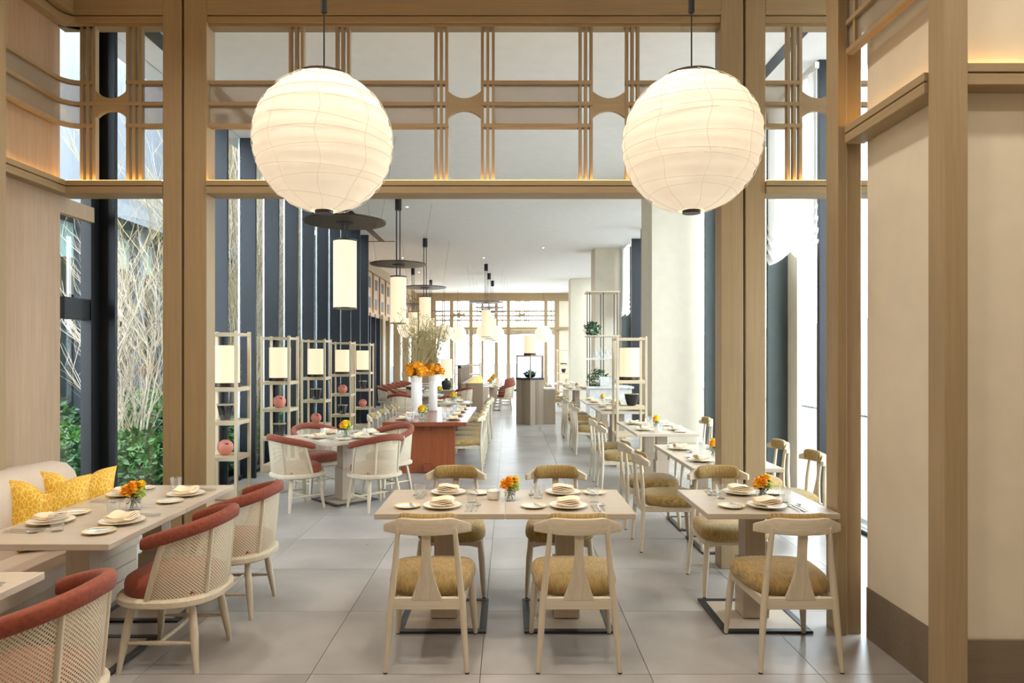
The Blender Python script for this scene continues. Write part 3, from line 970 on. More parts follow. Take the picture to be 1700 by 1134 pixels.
def dining_chair_parts():
    P = []
    class plan_:
        c = (0, .02)
        def __call__(s, a):
            cx, sy = sgnpow(cos(a), .5), sgnpow(sin(a), .5)
            return (cx * (.237 + .02 * sy), .02 + .25 * sy)
    pl = plan_()
    z0, z1 = .385, .495
    t = z1 - z0
    P.append(('seat', cushion(B(), pl, [(.9, z0), (.985, z0 + .2 * t), (1.0, z0 + .42 * t), (.99, z0 + .62 * t), (.93, z0 + .8 * t), (.78, z0 + .92 * t), (.5, z0 + .98 * t), (.2, z1)]).mesh('seat', 'gold_fab', smooth=80), None))
    # rails
    P.append(('seat_rail', B().box(-.185, .185, -.262, -.238, .335, .40).mesh('seat_rail', 'ash_x', .004), None))
    fr = [(-.2, .395), (-.2, .345), (-.13, .358), (0, .363), (.13, .358), (.2, .345), (.2, .395)]
    P.append(('seat_rail', B().prism(fr, .205, .228, lambda a, b, c: (a, c, b)).mesh('seat_rail', 'ash_x', .003), None))
    for s_ in (-1, 1):
        P.append(('seat_rail', B().prism([(s_ * .178, -.25), (s_ * .2, -.25), (s_ * .218, .215), (s_ * .196, .215)], .345, .395).mesh('seat_rail', 'ash', .003), None))
    for s_ in (-1, 1):
        leg = B().tube([(s_ * .217, -.272, .008), (s_ * .205, -.262, .16), (s_ * .19, -.25, .37), (s_ * .168, -.252, .58), (s_ * .15, -.268, .775)], [.0125, .0165, .019, .0165, .013], 10)
        P.append(('leg', leg.mesh('leg', 'ash', smooth=60), None))
        P.append(('foot_cap', B().lathe([(.0105, 0), (.0125, .009)], 10, (s_ * .2175, -.2725, 0)).mesh('foot_cap', 'rubber'), len(P) - 1))
        leg = B().tube([(s_ * .236, .25, .008), (s_ * .228, .24, .12), (s_ * .218, .228, .27), (s_ * .207, .217, .39)], [.0125, .0185, .0225, .019], 10)
        P.append(('leg', leg.mesh('leg', 'ash', smooth=60), None))
        P.append(('foot_cap', B().lathe([(.0105, 0), (.0125, .009)], 10, (s_ * .2362, .2503, 0)).mesh('foot_cap', 'rubber'), len(P) - 1))
    # crest: bowed board with cut ends
    def crest(u, v):
        uu = 2 * u - 1
        x = .23 * uu
        y = -.30 + .095 * uu * uu
        au = abs(uu)
        top = .828 if au < .6 else .828 - (au - .6) / .4 * .044
        bot = .742
        nrm = Vector((-2 * .095 * uu / .222, 1, 0)).normalized()
        return ((x, y, bot + (top - bot) * v), nrm)
    P.append(('backrest', B().slabgrid(crest, 22, 3, .03).mesh('backrest', 'ash_x', .006, 2, 40), None))
    def pad(u, v):
        a = 2 * pi * v
        uu = 2 * u - 1
        e = (1 - abs(uu) ** 7) ** .5 if abs(uu) < 1 else 0
        x = .163 * uu
        y = -.268 + .095 * (x / .222) ** 2 + .026 * cos(a) * e
        z = .797 + .052 * sgnpow(sin(a), .8) * (.45 + .55 * e)
        return (x, y, z)
    b = B().grid(pad, 20, 16)
    P.append(('back_pad', b.mesh('back_pad', 'gold_fab', smooth=80), None))
    sp = []
    for t_ in [i / 12 for i in range(13)]:
        w = .024 + .062 * max(0, (t_ - .3) / .7) ** 1.8
        sp.append((w, .755 - t_ * .37))
    poly = [(w, z) for w, z in sp] + [(-w, z) for w, z in reversed(sp)]
    P.append(('splat', B().prism(poly, 0, .018, lambda a, b_, c: (a, -.302 + c + (.755 - b_) * .105, b_)).mesh('splat', 'ash', .003), None))
    return P
DC = dining_chair_parts()

def tub_chair_parts():
    P = []
    TA = radians(97); TB = radians(77); TR = radians(98)
    def rail_z(th):
        return .80 - .10 * (abs(th) / TR) ** 1.6
    def at(th, v):
        zt_ = rail_z(th)
        R = .262 + .03 * v
        return Vector((R * sin(th), -R * cos(th) * 1.03, .405 + (zt_ - .405) * v))
    # seat frame
    class plan_:
        c = (0, 0)
        def __init__(s, k): s.k = k
        def __call__(s, a):
            return (s.k * sgnpow(cos(a), .8), s.k * (1.0 if sin(a) < 0 else .98) * sgnpow(sin(a), .8))
    P.append(('seat_frame', cushion(B(), plan_(.285), [(.93, .355), (1.0, .368), (1.0, .395), (.94, .405)]).mesh('seat_frame', 'ash_x', smooth=50), None))
    P.append(('seat', cushion(B(), plan_(.25), [(.97, .405), (1.0, .42), (1.0, .462), (.975, .482), (.88, .497), (.5, .508), (.2, .51)]).mesh('seat', 'terra', smooth=70), None))
    def panel(u, v):
        th = (2 * u - 1) * (TA + (TB - TA) * v)
        return at(th, v)
    P.append(('cane_panel', B().grid(panel, 40, 8, lambda u, v: ((2 * u - 1) * .45, v * .4)).mesh('cane_panel', 'cane', smooth=80), None))
    rb = B(); nr = 14; L_ = 44
    for k in range(L_ + 1):
        th = -TR + 2 * TR * k / L_
        c = at(th, 1.0) + Vector((0, 0, .008))
        e = .80 if k in (0, L_) else (.95 if k in (1, L_ - 1) else 1.0)
        out = Vector((sin(th), -cos(th), 0))
        for q in range(nr):
            a = 2 * pi * q / nr
            rb.v.append(tuple(c + out * .029 * e * sgnpow(cos(a), .7) + Vector((0, 0, .037 * e * sgnpow(sin(a), .7)))))
    for k in range(L_):
        for q in range(nr):
            q2 = (q + 1) % nr
            rb.f.append((k * nr + q, k * nr + q2, (k + 1) * nr + q2, (k + 1) * nr + q))
    rb.f.append(tuple(range(nr))); rb.f.append(tuple(L_ * nr + q for q in range(nr)))
    P.append(('top_rail', rb.mesh('top_rail', 'terra', smooth=60), None))
    for s_ in (-1, 1):
        for a0, a1, w in ((TA, TB, .017), (radians(33), radians(30), .013)):
            q = []
            for k in range(7):
                v = k / 6
                q.append(at(s_ * (a0 + (a1 - a0) * v), v))
            P.append(('stile', B().tube(q, w, 6).mesh('stile', 'ash', smooth=60), None))
    for sx in (-1, 1):
        for sy in (-1, 1):
            top = Vector((sx * .165, sy * .16, .37)); ft = Vector((sx * .218, sy * .208, 0.0))
            q = [ft + (top - ft) * k / 5 for k in range(6)]
            P.append(('leg', B().tube(q, [.013, .0165, .021, .0225, .0195, .016], 10).mesh('leg', 'ash', smooth=60), None))
        a = Vector((sx * .2, -.19, .155)); c = Vector((sx * .2, .19, .155))
        P.append(('stretcher', B().tube([a + (c - a) * k / 4 for k in range(5)], [.007, .011, .014, .011, .007], 8).mesh('stretcher', 'ash', smooth=60), None))
    P.append(('stretcher', B().tube([(-.2 + .1 * k, 0, .155) for k in range(5)], [.007, .012, .016, .012, .007], 8).mesh('stretcher', 'ash', smooth=60), None))
    return P
TC = tub_chair_parts()

def dchair(x, y, face, label, group):
    """face: direction the sitter looks, degrees from +Y counter-clockwise"""
    return spawn('dining_chair', DC, label, 'chair', (x, y, 0), radians(face), group)
def tchair(x, y, face, label, group):
    return spawn('tub_chair', TC, label, 'chair', (x, y, 0), radians(face), group)

# ------------------------------------------------------------------ tables
TMESH = {}
def table_parts(w, d, topmat='table'):
    k = (w, d, topmat)
    if k in TMESH: return TMESH[k]
    P = []
    P.append(('table_top', B().box(-w / 2, w / 2, -d / 2, d / 2, .716, .75).mesh('table_top', topmat, .003), None))
    P.append(('column', B().box(-.065, .065, -.065, .065, .37, .716).mesh('column', 'table_leg', .002), None))
    P.append(('column_sleeve', B().box(-.083, .083, -.083, .083, .018, .38).mesh('column_sleeve', 'table_leg', .002), None))
    bw, bd = .275, .285
    o = B()
    for x0, x1, y0, y1 in ((-bw, bw, -bd, -bd + .045), (-bw, bw, bd - .045, bd), (-bw, -bw + .045, -bd + .045, bd - .045), (bw - .045, bw, -bd + .045, bd - .045)):
        o.box(x0, x1, y0, y1, 0, .016)
    P.append(('base_frame', o.mesh('base_frame', 'steel', .003), None))
    P.append(('base_plate', B().box(-bw + .045, bw - .045, -bd + .045, bd - .045, 0, .012).mesh('base_plate', 'table_leg'), None))
    TMESH[k] = P
    return P
def table(x, y, w, d, label, group=None, rz=0):
    return spawn('bistro_table', table_parts(w, d), label, 'table', (x, y, 0), rz, group)

# ------------------------------------------------------------------ tableware
plate_me = B().lathe([(.055, 0), (.06, .004), (.095, .014), (.118, .019), (.118, .0215), (.092, .018), (.06, .0075), (.001, .0075)], 36).mesh('dinner_plate', 'white', smooth=50)
rim_me = B().lathe([(.1185, .0185), (.1195, .021), (.115, .022), (.114, .0205)], 36, closed=False).mesh('gold_rim', 'china_rim')
bread_me = B().lathe([(.045, 0), (.05, .003), (.072, .011), (.08, .014), (.08, .016), (.066, .013), (.048, .006), (.001, .006)], 30).mesh('bread_plate', 'white', smooth=50)
brim_me = B().lathe([(.0805, .0135), (.0815, .0158), (.066, .0145), (.0655, .013)], 30, closed=False).mesh('gold_rim', 'china_rim')
def napkin_mesh():
    b = B()
    def lay(z, s, tw):
        c, sn = cos(tw), sin(tw)
        def fn(u, v):
            x, y = (u - .5) * 2 * s, (v - .5) * 2 * s * .86
            zz = z + .006 * sin(u * 5 + z * 90) + .008 * max(0, v - .7) + .005 * cos(v * 6)
            return ((x * c - y * sn, x * sn + y * c, zz), (0, 0, 1))
        b.slabgrid(fn, 8, 8, .006)
    lay(.026, .072, .04); lay(.034, .071, .0); lay(.042, .069, -.06); lay(.050, .066, .05)
    return b.mesh('napkin', 'linen', .001, 1, 50)
napkin_me = napkin_mesh()
def tumbler_mesh():
    n = 20
    b = B()
    prof = [(.028, 0), (.030, .004), (.034, .05), (.0375, .075), (.039, .092), (.0365, .092), (.034, .07), (.029, .014), (.001, .012)]
    vs = []
    for i, (r, z) in enumerate(prof):
        for k in range(n):
            rr = r * (1 - .05 * (k % 2)) if i < 3 else r
            vs.append((rr * cos(2 * pi * k / n), rr * sin(2 * pi * k / n), z))
    fs = [tuple(range(n - 1, -1, -1)), tuple((len(prof) - 1) * n + k for k in range(n))]
    for i in range(len(prof) - 1):
        for k in range(n):
            k2 = (k + 1) % n
            fs.append((i * n + k, i * n + k2, (i + 1) * n + k2, (i + 1) * n + k))
    return b.add(vs, fs).mesh('tumbler', 'tumbler', smooth=25)
tumbler_me = tumbler_mesh()
fork_b = B().box(-.004, .004, -.095, .03, .004, .007).box(-.011, .011, .03, .045, .005, .0075)
for k in range(4):
    fork_b.box(-.011 + k * .0064, -.011 + k * .0064 + .0028, .045, .095, .005, .0075)
fork_me = fork_b.mesh('fork', 'silver')
knife_me = B().box(-.005, .005, -.105, 0, .002, .007).prism([(-.006, 0), (.006, 0), (.009, .06), (.006, .1), (-.004, .11), (-.006, .06)], .003, .0055).mesh('table_knife', 'silver')
sp_b = B().box(-.0035, .0035, -.095, .045, .004, .0065)
def spb(u, v):
    a = 2 * pi * u; r = v
    return (.019 * r * cos(a), .068 + .03 * r * sin(a), .003 + .007 * r * r)
spoon_me = sp_b.grid(spb, 16, 4, wrap=True).mesh('spoon', 'silver', smooth=50)
butter_me = B().box(-.004, .004, -.07, 0, .016, .020).prism([(-.005, 0), (.005, 0), (.009, .035), (.003, .07), (-.004, .06)], .0165, .0195).mesh('butter_knife', 'silver')
sugar_me = B().lathe([(.03, 0), (.042, .01), (.046, .04), (.044, .055), (.046, .058), (.03, .066), (.008, .07), (.01, .082), (.001, .085)], 24).mesh('sugar_bowl', 'white', smooth=50)
ZT = .75
def setting(x, y, face, ctx, grp, full=True, glasses=1, swap=1):
    """a diner's cover; face = direction the diner looks"""
    a = radians(face)
    def at(u, v):
        return (x + u * cos(a) - v * sin(a), y + u * sin(a) + v * cos(a), ZT)
    g = lambda k: k + ' ' + ctx
    gg = lambda k: k + ' ' + grp
    spawn('dinner_plate', [('plate', plate_me, None), ('gold_rim', rim_me, None)], g('white dinner plate with a thin gold rim'), 'plate', at(0, 0), a, gg('dinner plates'))
    solo('napkin', napkin_me, g('folded cream linen napkin on a plate'), 'napkin', at(0, 0), a + random.uniform(-.12, .12), gg('napkins'))
    for k in range(glasses):
        solo('tumbler', tumbler_me, g('fluted clear glass tumbler'), 'glass', at(swap * (.175 + .05 * k), .15 - .05 * k), a, gg('tumblers'))
    if not full: return
    spawn('bread_plate', [('plate', bread_me, None), ('gold_rim', brim_me, None)], g('small white bread plate with broad gold rim'), 'plate', at(-.215 * swap, .0), a, gg('bread plates'))
    solo('butter_knife', butter_me, g('silver butter knife resting on a bread plate'), 'knife', at(-.19 * swap, 0), a + .3, gg('butter knives'))
    for u, me, nm, ct in ((.155, fork_me, 'fork', 'fork'), (.185, knife_me, 'table_knife', 'knife'), (.215, spoon_me, 'spoon', 'spoon')):
        solo(nm, me, g('polished silver ' + nm.replace('_', ' ') + ' laid beside a plate'), ct, at(u * swap, -.02), a + random.uniform(-.05, .05), gg(nm.replace('_', ' ') + 's'))

def blossom(r, n, mat, name, seed, sz=.5):
    rnd = random.Random(seed)
    b = B()
    b.lathe([(r * .2, -r * .7), (r * .6, -r * .4), (r * .72, 0), (r * .6, r * .4), (r * .2, r * .66)], 10)
    for k in range(n):
        z = 1 - 1.6 * (k + .5) / n
        ph = k * 2.39996
        rr = sqrt(max(0, 1 - z * z))
        d = Vector((rr * cos(ph), rr * sin(ph), z))
        t1 = d.cross(Vector((0, 0, 1)) if abs(d.z) < .9 else Vector((1, 0, 0))).normalized()
        t2 = d.cross(t1)
        c = d * r * .62
        s = r * sz * rnd.uniform(.8, 1.2)
        tip = c + d * r * .38 + t2 * s * rnd.uniform(-.3, .5)
        b.add([c - t1 * s * .5, c + t1 * s * .5, tip + t1 * s * .55, tip + d * .1 * r, tip - t1 * s * .55], [(0, 1, 2, 3, 4)])
    return b.mesh(name, mat, smooth=60)
cube_vase = B().lathe([(.034, 0), (.038, .004), (.038, .07), (.035, .07), (.034, .008), (.001, .007)], 20).mesh('glass_vase', 'tumbler', smooth=30)
def posy_parts(seed, cols):
    rnd = random.Random(seed)
    P = [('glass_vase', cube_vase, None)]
    st = B()
    for k in range(9):
        a = rnd.uniform(0, 2 * pi)
        st.tube([(.02 * cos(a + 2), .02 * sin(a + 2), .01), (.02 * cos(a), .02 * sin(a), .08)], .0025, 5)
    P.append(('stems', st.mesh('stems', 'stem'), None))
    P.append(('leaves', leaf_cloud(0, 0, .075, .03, .03, .03, 40, .032, seed).mesh('leaves', 'leaf', smooth=0), None))
    for i, (c, x, y, z, r) in enumerate(cols):
        me = blossom(r, 46, c, 'blossom', seed + i)
        me.transform(Matrix.Translation((x, y, z)))
        P.append(('blossom', me, None))
    return P
POSY = [posy_parts(31, [('orange', -.032, -.01, .108, .04), ('orange', -.005, -.02, .128, .036), ('yellow', .035, -.005, .132, .030), ('lime', .03, -.018, .095, .036), ('lime', .0, .03, .1, .036)]),
        posy_parts(32, [('yellow', 0, -.005, .118, .044), ('orange', -.028, -.012, .105, .034), ('lime', .032, .01, .1, .034), ('yellow', .02, .02, .125, .03)])]
def posy(x, y, k, ctx, rz=0, s=1.0):
    o = spawn('flower_posy', POSY[k], ('orange and yellow posy in small glass vase ' if k == 0 else 'mostly yellow posy in small glass vase ') + ctx, 'flowers', (x, y, ZT), rz, 'table posies')
    o.scale = (s, s, s)

# centre double table ---------------------------------------------------
CX, Y0, Y1 = -.023, 4.09, 4.83
ym = (Y0 + Y1) / 2
table(CX - .391, ym, .779, .74, 'pale two-seat table with the sugar bowl, joined to its twin in mid aisle', 'central twin tables')
table(CX + .391, ym, .779, .74, 'pale two-seat table without sugar bowl, joined to its twin in mid aisle', 'central twin tables')
gC = 'chairs at the central twin tables'
dchair(-.44, 3.925, 0, 'gold-seated ash chair, back to the entrance, at the twin table with the sugar bowl', gC)
dchair(.372, 3.925, 0, 'gold-seated ash chair, back to the entrance, at the twin table without sugar bowl', gC)
dchair(-.41, 5.04, 180, 'gold-seated ash chair facing the entrance at the twin table with the sugar bowl', gC)
dchair(.36, 5.04, 180, 'gold-seated ash chair facing the entrance at the twin table without sugar bowl', gC)
cC = 'on the central twin tables'
for x, w_ in ((CX - .391, 'on the sugar-bowl twin table'), (CX + .391, 'on the sugarless twin table')):
    setting(x, Y0 + .17, 0, w_ + ', entrance side', cC)
    setting(x, Y1 - .15, 180, w_ + ', inner side', cC)
posy(.005, 4.46, 0, 'on the seam of the central twin tables', 0.2)
spawn('sugar_bowl', [('bowl', sugar_me, None)], 'white lidded sugar bowl on the central twin tables', 'bowl', (-.1, 4.5, ZT))

# table beside the cream wall -------------------------------------------
RX = 1.577
table(RX, ym, .79, .74, 'single pale two-seat table beside the free-standing oak post')
dchair(1.555, 3.925, 0, 'gold-seated ash chair, back turned to the entrance, at the table by the oak post', None)
dchair(1.60, 5.04, 180, 'pale ash dining chair facing the room across the table by the oak post', None)
cR = 'on the table by the oak post'
setting(RX + .02, Y0 + .17, 0, 'on the oak-post table, entrance side', cR); setting(RX, Y1 - .15, 180, 'on the oak-post table, inner side', cR)
posy(RX + .08, 4.50, 0, cR, .3)

# banquette tables -------------------------------------------------------
LX = -2.375
table(LX, 3.845, .75, .825, 'pale banquette table in front of the yellow pillows')
table(LX, 4.63, .75, .735, 'pale banquette table at the window end of the banquette')
table(LX - .02, 2.59, .75, .80, 'separate pale banquette table with bare corner, apart from the joined pair')
cL = 'on the joined banquette tables'
for y, w_ in ((3.86, 'pillow-end'), (4.62, 'window-end')):
    setting(LX + .2, y, 90, 'on the ' + w_ + ' banquette table, aisle side', cL); setting(LX - .2, y, -90, 'on the ' + w_ + ' banquette table, bench side', cL)
posy(LX + .08, 4.2, 0, cL, .5, 1.1)
setting(LX + .18, 2.62, 90, 'on the separate banquette table', 'on the separate banquette table')
tchair(-1.87, 3.87, 90, 'terracotta tub chair with cane back, middle one along the banquette tables', 'tub chairs along the banquette')
tchair(-1.86, 4.62, 90, 'terracotta tub chair with cane back at the window end of the banquette tables', 'tub chairs along the banquette')
tchair(-1.87, 2.62, 90, 'terracotta tub chair with cane back at the separate banquette table', 'tub chairs along the banquette')

bq = thing('banquette', 'oatmeal upholstered banquette with plank base along the panelled wall', 'banquette', (0, 0, 0))
part('seat', B().box(-3.1, -2.64, .5, 4.93, .34, .46), 'bench_fab', bq, .03, 4)
prof = [(-3.56, .1), (-3.02, .1), (-3.05, .5), (-3.09, .78), (-3.12, .87), (-3.18, .925), (-3.28, .94), (-3.4, .92), (-3.56, .9)]
part('backrest', B().prism(prof, .5, 4.95, lambda a, b, c: (a, c, b)), 'bench_fab', bq, .03, 4, 60)
for k in range(3):
    part('plank', B().box(-2.70, -2.67, .5, 4.93, .04 + k * .1, .135 + k * .1), 'table_leg', bq, .003)
    part('plank', B().box(-3.05, -2.70, 4.9, 4.93, .04 + k * .1, .135 + k * .1), 'table_leg', bq, .003)
part('plinth', B().box(-3.5, -2.72, .5, 4.9, 0, .34), 'table_leg', bq)

def pillow_mesh(s, th):
    b = B()
    def side(sg):
        def fn(u, v):
            a, c = 2 * u - 1, 2 * v - 1
            k = 1 - .10 * (1 - a * a) * 0 
            ea = 1 - .09 * (1 - c * c) * 0
            x = a * s / 2 * (1 - .10 * (1 - abs(c) ** 2) * abs(a) ** 3)
            z = c * s / 2 * (1 - .10 * (1 - abs(a) ** 2) * abs(c) ** 3)
            if c > 0:                                   # chopped top edge
                z -= .12 * s * c ** 2 * math.exp(-(a / .33) ** 2) * 1.6
            t = th * (max(0, 1 - a ** 4) * max(0, 1 - c ** 4)) ** .6 * (1 - .35 * max(0, c) * math.exp(-(a / .3) ** 2))
            return (x, sg * t / 2, z + s / 2)
        return fn
    b.grid(side(1), 24, 24); b.grid(side(-1), 24, 24)
    return b.mesh('cushion_cover', 'pillow', smooth=80)
pm = pillow_mesh(.47, .17)
solo('throw_pillow', pm, 'yellow patterned throw pillow with chopped top, standing in front of its twin', 'pillow', (-2.92, 4.34, .455), 0, None, (radians(-14), 0, radians(28)))
solo('throw_pillow', pm, 'yellow patterned throw pillow with chopped top, tucked behind its twin', 'pillow', (-2.93, 4.66, .455), 0, None, (radians(-12), 0, radians(30)))

# diamond-set table with four tub chairs --------------------------------
DXc, DYc = -1.93, 8.07
table(DXc, DYc, 1.0, 1.0, 'square pale table set diagonally amid four terracotta tub chairs', None, radians(45))
for sx, sy, lab in ((-1, -1, 'terracotta tub chair at the diagonal table on the corner toward the shelves and entrance'), (1, -1, 'terracotta tub chair at the diagonal table on the corner toward the aisle and entrance'),
                    (-1, 1, 'terracotta tub chair at the diagonal table, tucked in by the window shelves'), (1, 1, 'terracotta tub chair at the diagonal table next to the red communal table')):
    face = math.degrees(atan2(-(-sx), -sy))     # look back at the table centre
    face = math.degrees(atan2(sx, -sy))
    tchair(DXc + sx * .43, DYc + sy * .41, face, lab, 'tub chairs at the diagonal table')
    setting(DXc + sx * .24, DYc + sy * .24, face, ('shelf' if sx < 0 else 'aisle') + ('-entrance' if sy < 0 else '-inner') + ' side of the diagonal table', 'on the diagonal table', full=True)
posy(DXc + .02, DYc - .05, 1, 'on the diagonal table', 0, 1.2)

# window row --------------------------------------------------------------
def row_table(xc, ya, yb, nm, group_ctx, right=True, left=True, full=True, posyk=1, xch=.13):
    yc = (ya + yb) / 2; d = (yb - ya) / 2
    for y, end in ((ya + d / 2, 'entrance'), (yb - d / 2, 'inner')):
        table(xc, y, .76, d, 'pale table at the ' + end + ' end of the joined pair ' + nm, 'tables ' + nm)
        if left: dchair(xc - .51, y, -90, 'pale ash chair, aisle side, ' + end + ' end of the tables ' + nm, 'aisle chairs ' + nm)
        if right: dchair(xc + .56, y, 90, 'pale ash chair, window side, ' + end + ' end of the tables ' + nm, 'window chairs ' + nm)
        setting(xc - .2, y, -90, 'aisle-' + end + ' corner, tables ' + nm, 'at the tables ' + nm, full); setting(xc + .2, y, 90, 'window-' + end + ' corner, tables ' + nm, 'at the tables ' + nm, full)
    posy(xc + .02, yc, posyk, 'at the tables ' + nm, .4)
row_table(1.92, 5.73, 7.29, 'behind the oak portal', 'A')
row_table(1.92, 8.28, 9.84, 'by the broad pillar', 'B')
row_table(1.92, 11.5, 13.0, 'behind the pillar stand', 'C', full=False, right=False)
row_table(1.92, 13.5, 15.0, 'before the marble counter', 'D', full=False, right=False)
row_table(1.95, 19.3, 20.8, 'past the plant shelf', 'E', full=False, right=False)
row_table(1.95, 22.8, 24.2, 'last of the row', 'F', full=False, right=False)

# red communal table --------------------------------------------------------
ct = thing('communal_table', 'long reddish cherry communal table on thick panel legs', 'table', (-1.2, 11.2, 0))
part('table_top', B().box(-.60, .60, -1.46, 1.46, .69, .75), 'red_wood_x', ct, .006)
for y in (-1.3, 1.2):
    part('panel_leg', B().prism([(-.36, 0), (.42, 0), (.42, .69), (-.36, .69)], y, y + .09, lambda a, b, c: (a, c, b)), 'red_wood', ct, .006)
part('beam', B().box(-.03, .07, -1.38, 1.38, .03, .14), 'red_wood_x', ct, .004)
part('beam', B().box(-.03, .07, -1.38, 1.38, .62, .69), 'red_wood_x', ct, .004)
nth = ('first', 'second', 'third', 'fourth', 'fifth', 'sixth', 'seventh', 'eighth', 'ninth', 'tenth', 'eleventh', 'twelfth', 'thirteenth', 'fourteenth')
for y, n_ in zip((10.15, 10.85, 11.55, 12.2), nth):
    dchair(-.66, y, 90, n_ + ' ash chair from the entrance on the aisle side of the red communal table', 'aisle chairs at the communal table')
    dchair(-1.78, y, -90, n_ + ' ash chair from the entrance on the window side of the red communal table', 'window chairs at the communal table')
    setting(-.82, y, 90, 'at the ' + n_ + ' aisle seat, red communal table', 'on the red communal table', False, 2); setting(-1.56, y, -90, 'at the ' + n_ + ' window seat, red communal table', 'on the red communal table', False, 2)
posy(PX(701, 10.3), 10.3, 1, 'on the red communal table', 0, 1.3)

def tall_vase(x, y, r, h, lab, seed):
    rnd = random.Random(seed)
    t = thing('tall_vase', lab, 'vase', (x, y, ZT), 0, 'flower vases on the communal table')
    part('vase_body', B().lathe([(r * .95, 0), (r, .01), (r, h * .8), (r * .94, h * .82), (r, h * .84), (r, h), (r * .9, h), (r * .88, h * .5), (.001, h * .5)], 28), 'vase', t)
    for k in range(32):
        a = rnd.uniform(0, 2 * pi); q = rnd.uniform(0, 1) ** .5
        me_r = rnd.uniform(.055, .075)
        if k < 6:
            blos.append(blossom(me_r, 26, 'orange', 'blossom', seed + k, .6))
        me = blos[k % len(blos)]
        link('blossom', me, t, (cos(a) * q * .15, sin(a) * q * .15, h + .03 + rnd.uniform(0, .17) * (1.1 - q * .5)), (rnd.uniform(-.6, .6), rnd.uniform(-.6, .6), a))
    g = B()
    for k in range(75):
        a = rnd.uniform(0, 2 * pi); sp_ = rnd.uniform(.05, .42); hh = rnd.uniform(.5, 1.05)
        p = [(0.03 * cos(a), .03 * sin(a), h * .8), (sp_ * .35 * cos(a), sp_ * .35 * sin(a), h + hh * .4), (sp_ * cos(a), sp_ * sin(a), h + hh)]
        g.tube(p, [.005, .004, .003], 3, False)
        for _ in range(4):
            e = Vector(p[2]) * rnd.uniform(.75, 1.0); e.z = h + hh * rnd.uniform(.6, 1)
            g.tube([e, e + Vector((rnd.gauss(0, .05), rnd.gauss(0, .05), rnd.uniform(.02, .1)))], [.003, .006], 3, False)
    part('dry_grass', g, 'twig', t, kind='stuff')
blos = []
tall_vase(-1.52, 11.3, .09, .62, 'wider tall white vase of orange blossoms and dry grasses', 61)
blos = []
tall_vase(-1.31, 11.85, .075, .62, 'slimmer tall white vase of orange blossoms and dry grasses', 71)

# dining behind the communal table ---------------------------------------
table(-1.2, 14.0, .78, .74, 'pale square table behind the red communal table')
setting(-1.0, 14.0, 90, 'aisle side, table behind the communal table', 'behind the communal table', False); setting(-1.4, 14.0, -90, 'window side, table behind the communal table', 'behind the communal table', False)
posy(-1.13, 13.95, 1, 'on the table behind the communal table', 0, 1.3)
dchair(-.66, 13.5, 90, 'pale ash dining chair just past the end of the communal table', 'chairs behind the communal table')
dchair(-.62, 14.2, 90, 'pale ash dining chair farther past the communal table, before the tub chairs', 'chairs behind the communal table')
gT = 'tub chairs in the lounge dining group'
for x, y, f, lab in ((-2.5, 15.9, 0, 'back turned to the communal table'), (-1.42, 15.8, 60, 'angled on the aisle side, entrance end'), (-1.32, 19.2, 60, 'angled beside the booth end'),
                     (-2.55, 19.2, -60, 'angled toward the booth from the bay side'), (-2.7, 17.6, -90, 'facing the console lamp')):
    tchair(x, y, f, 'rose padded tub chair in the lounge group, ' + lab, gT)
for k in range(6):
    tchair(-3.45, 19.6 + k * .85, -90, nth[k] + ' rose padded tub chair from the entrance along the deep side bay', 'tub chairs along the side bay')
for k in range(3):
    table(-2.85, 20.0 + k * 1.7, .7, .74, nth[k] + ' small pale table from the entrance facing the side bay tub chairs', 'side bay tables')
for x, y in ((-2.0, 16.6), (-1.95, 19.0)):
    lg = 'entrance-end' if y < 18 else 'inner'
    table(x, y, .78, .74, lg + ' pale square table within the lounge dining group', 'lounge group tables')
    setting(x - .15, y, -90, 'bay side, ' + lg + ' lounge table', 'on the lounge group tables', False); setting(x + .15, y, 90, 'aisle side, ' + lg + ' lounge table', 'on the lounge group tables', False)
    posy(x + .3, y + .2, 1, 'on the ' + lg + ' lounge table', 0, 1.3)

bt = thing('booth', 'taupe upholstered booth with a row of yellow cushions', 'booth', (0, 0, 0))
part('end_panel', B().box(-1.3, -.78, 20.7, 20.85, 0, .87), 'booth_fab', bt, .015, 2)
part('seat', B().box(-1.25, -.82, 20.85, 28.6, .1, .46), 'booth_fab', bt, .02, 2)
part('backrest', B().box(-1.45, -1.22, 20.7, 28.6, 0, .87), 'booth_fab', bt, .03, 3)
part('kick', B().box(-1.25, -.86, 20.72, 28.5, 0, .1), 'base_brown', bt)
for k in range(14):
    solo('booth_cushion', pm, nth[k] + ' yellow cushion from the entrance along the taupe booth back', 'cushion', (-1.12, 21.05 + k * .52, .44), 0, 'yellow booth cushions', (radians(-10), 0, radians(80)))
for k in range(5):
    table(-.55, 21.4 + k * 1.5, .62, .74, nth[k] + ' small pale table from the entrance along the yellow-cushioned booth', 'booth tables')
    setting(-.42, 21.4 + k * 1.5, 90, 'on the ' + nth[k] + ' booth table', 'on the booth tables', False)
    tchair(-.12, 21.5 + k * 1.5, 90, nth[k] + ' rose padded tub chair from the entrance facing the yellow-cushioned booth', 'tub chairs facing the booth')
    if k % 2 == 0: posy(-.6, 21.7 + k * 1.5, 0, 'on a booth table', 0, 1.4)
ds = thing('booth_screen', 'low slatted wood screen standing behind the booth', 'screen', (0, 0, 0))
for k in range(10):
    part('slat', B().box(-1.62, -1.5, 21.6 + k * .5, 21.68 + k * .5, 0, 1.38), 'taupe', ds)
part('rail', B().box(-1.6, -1.52, 21.6, 26.2, 1.3, 1.38), 'taupe', ds)

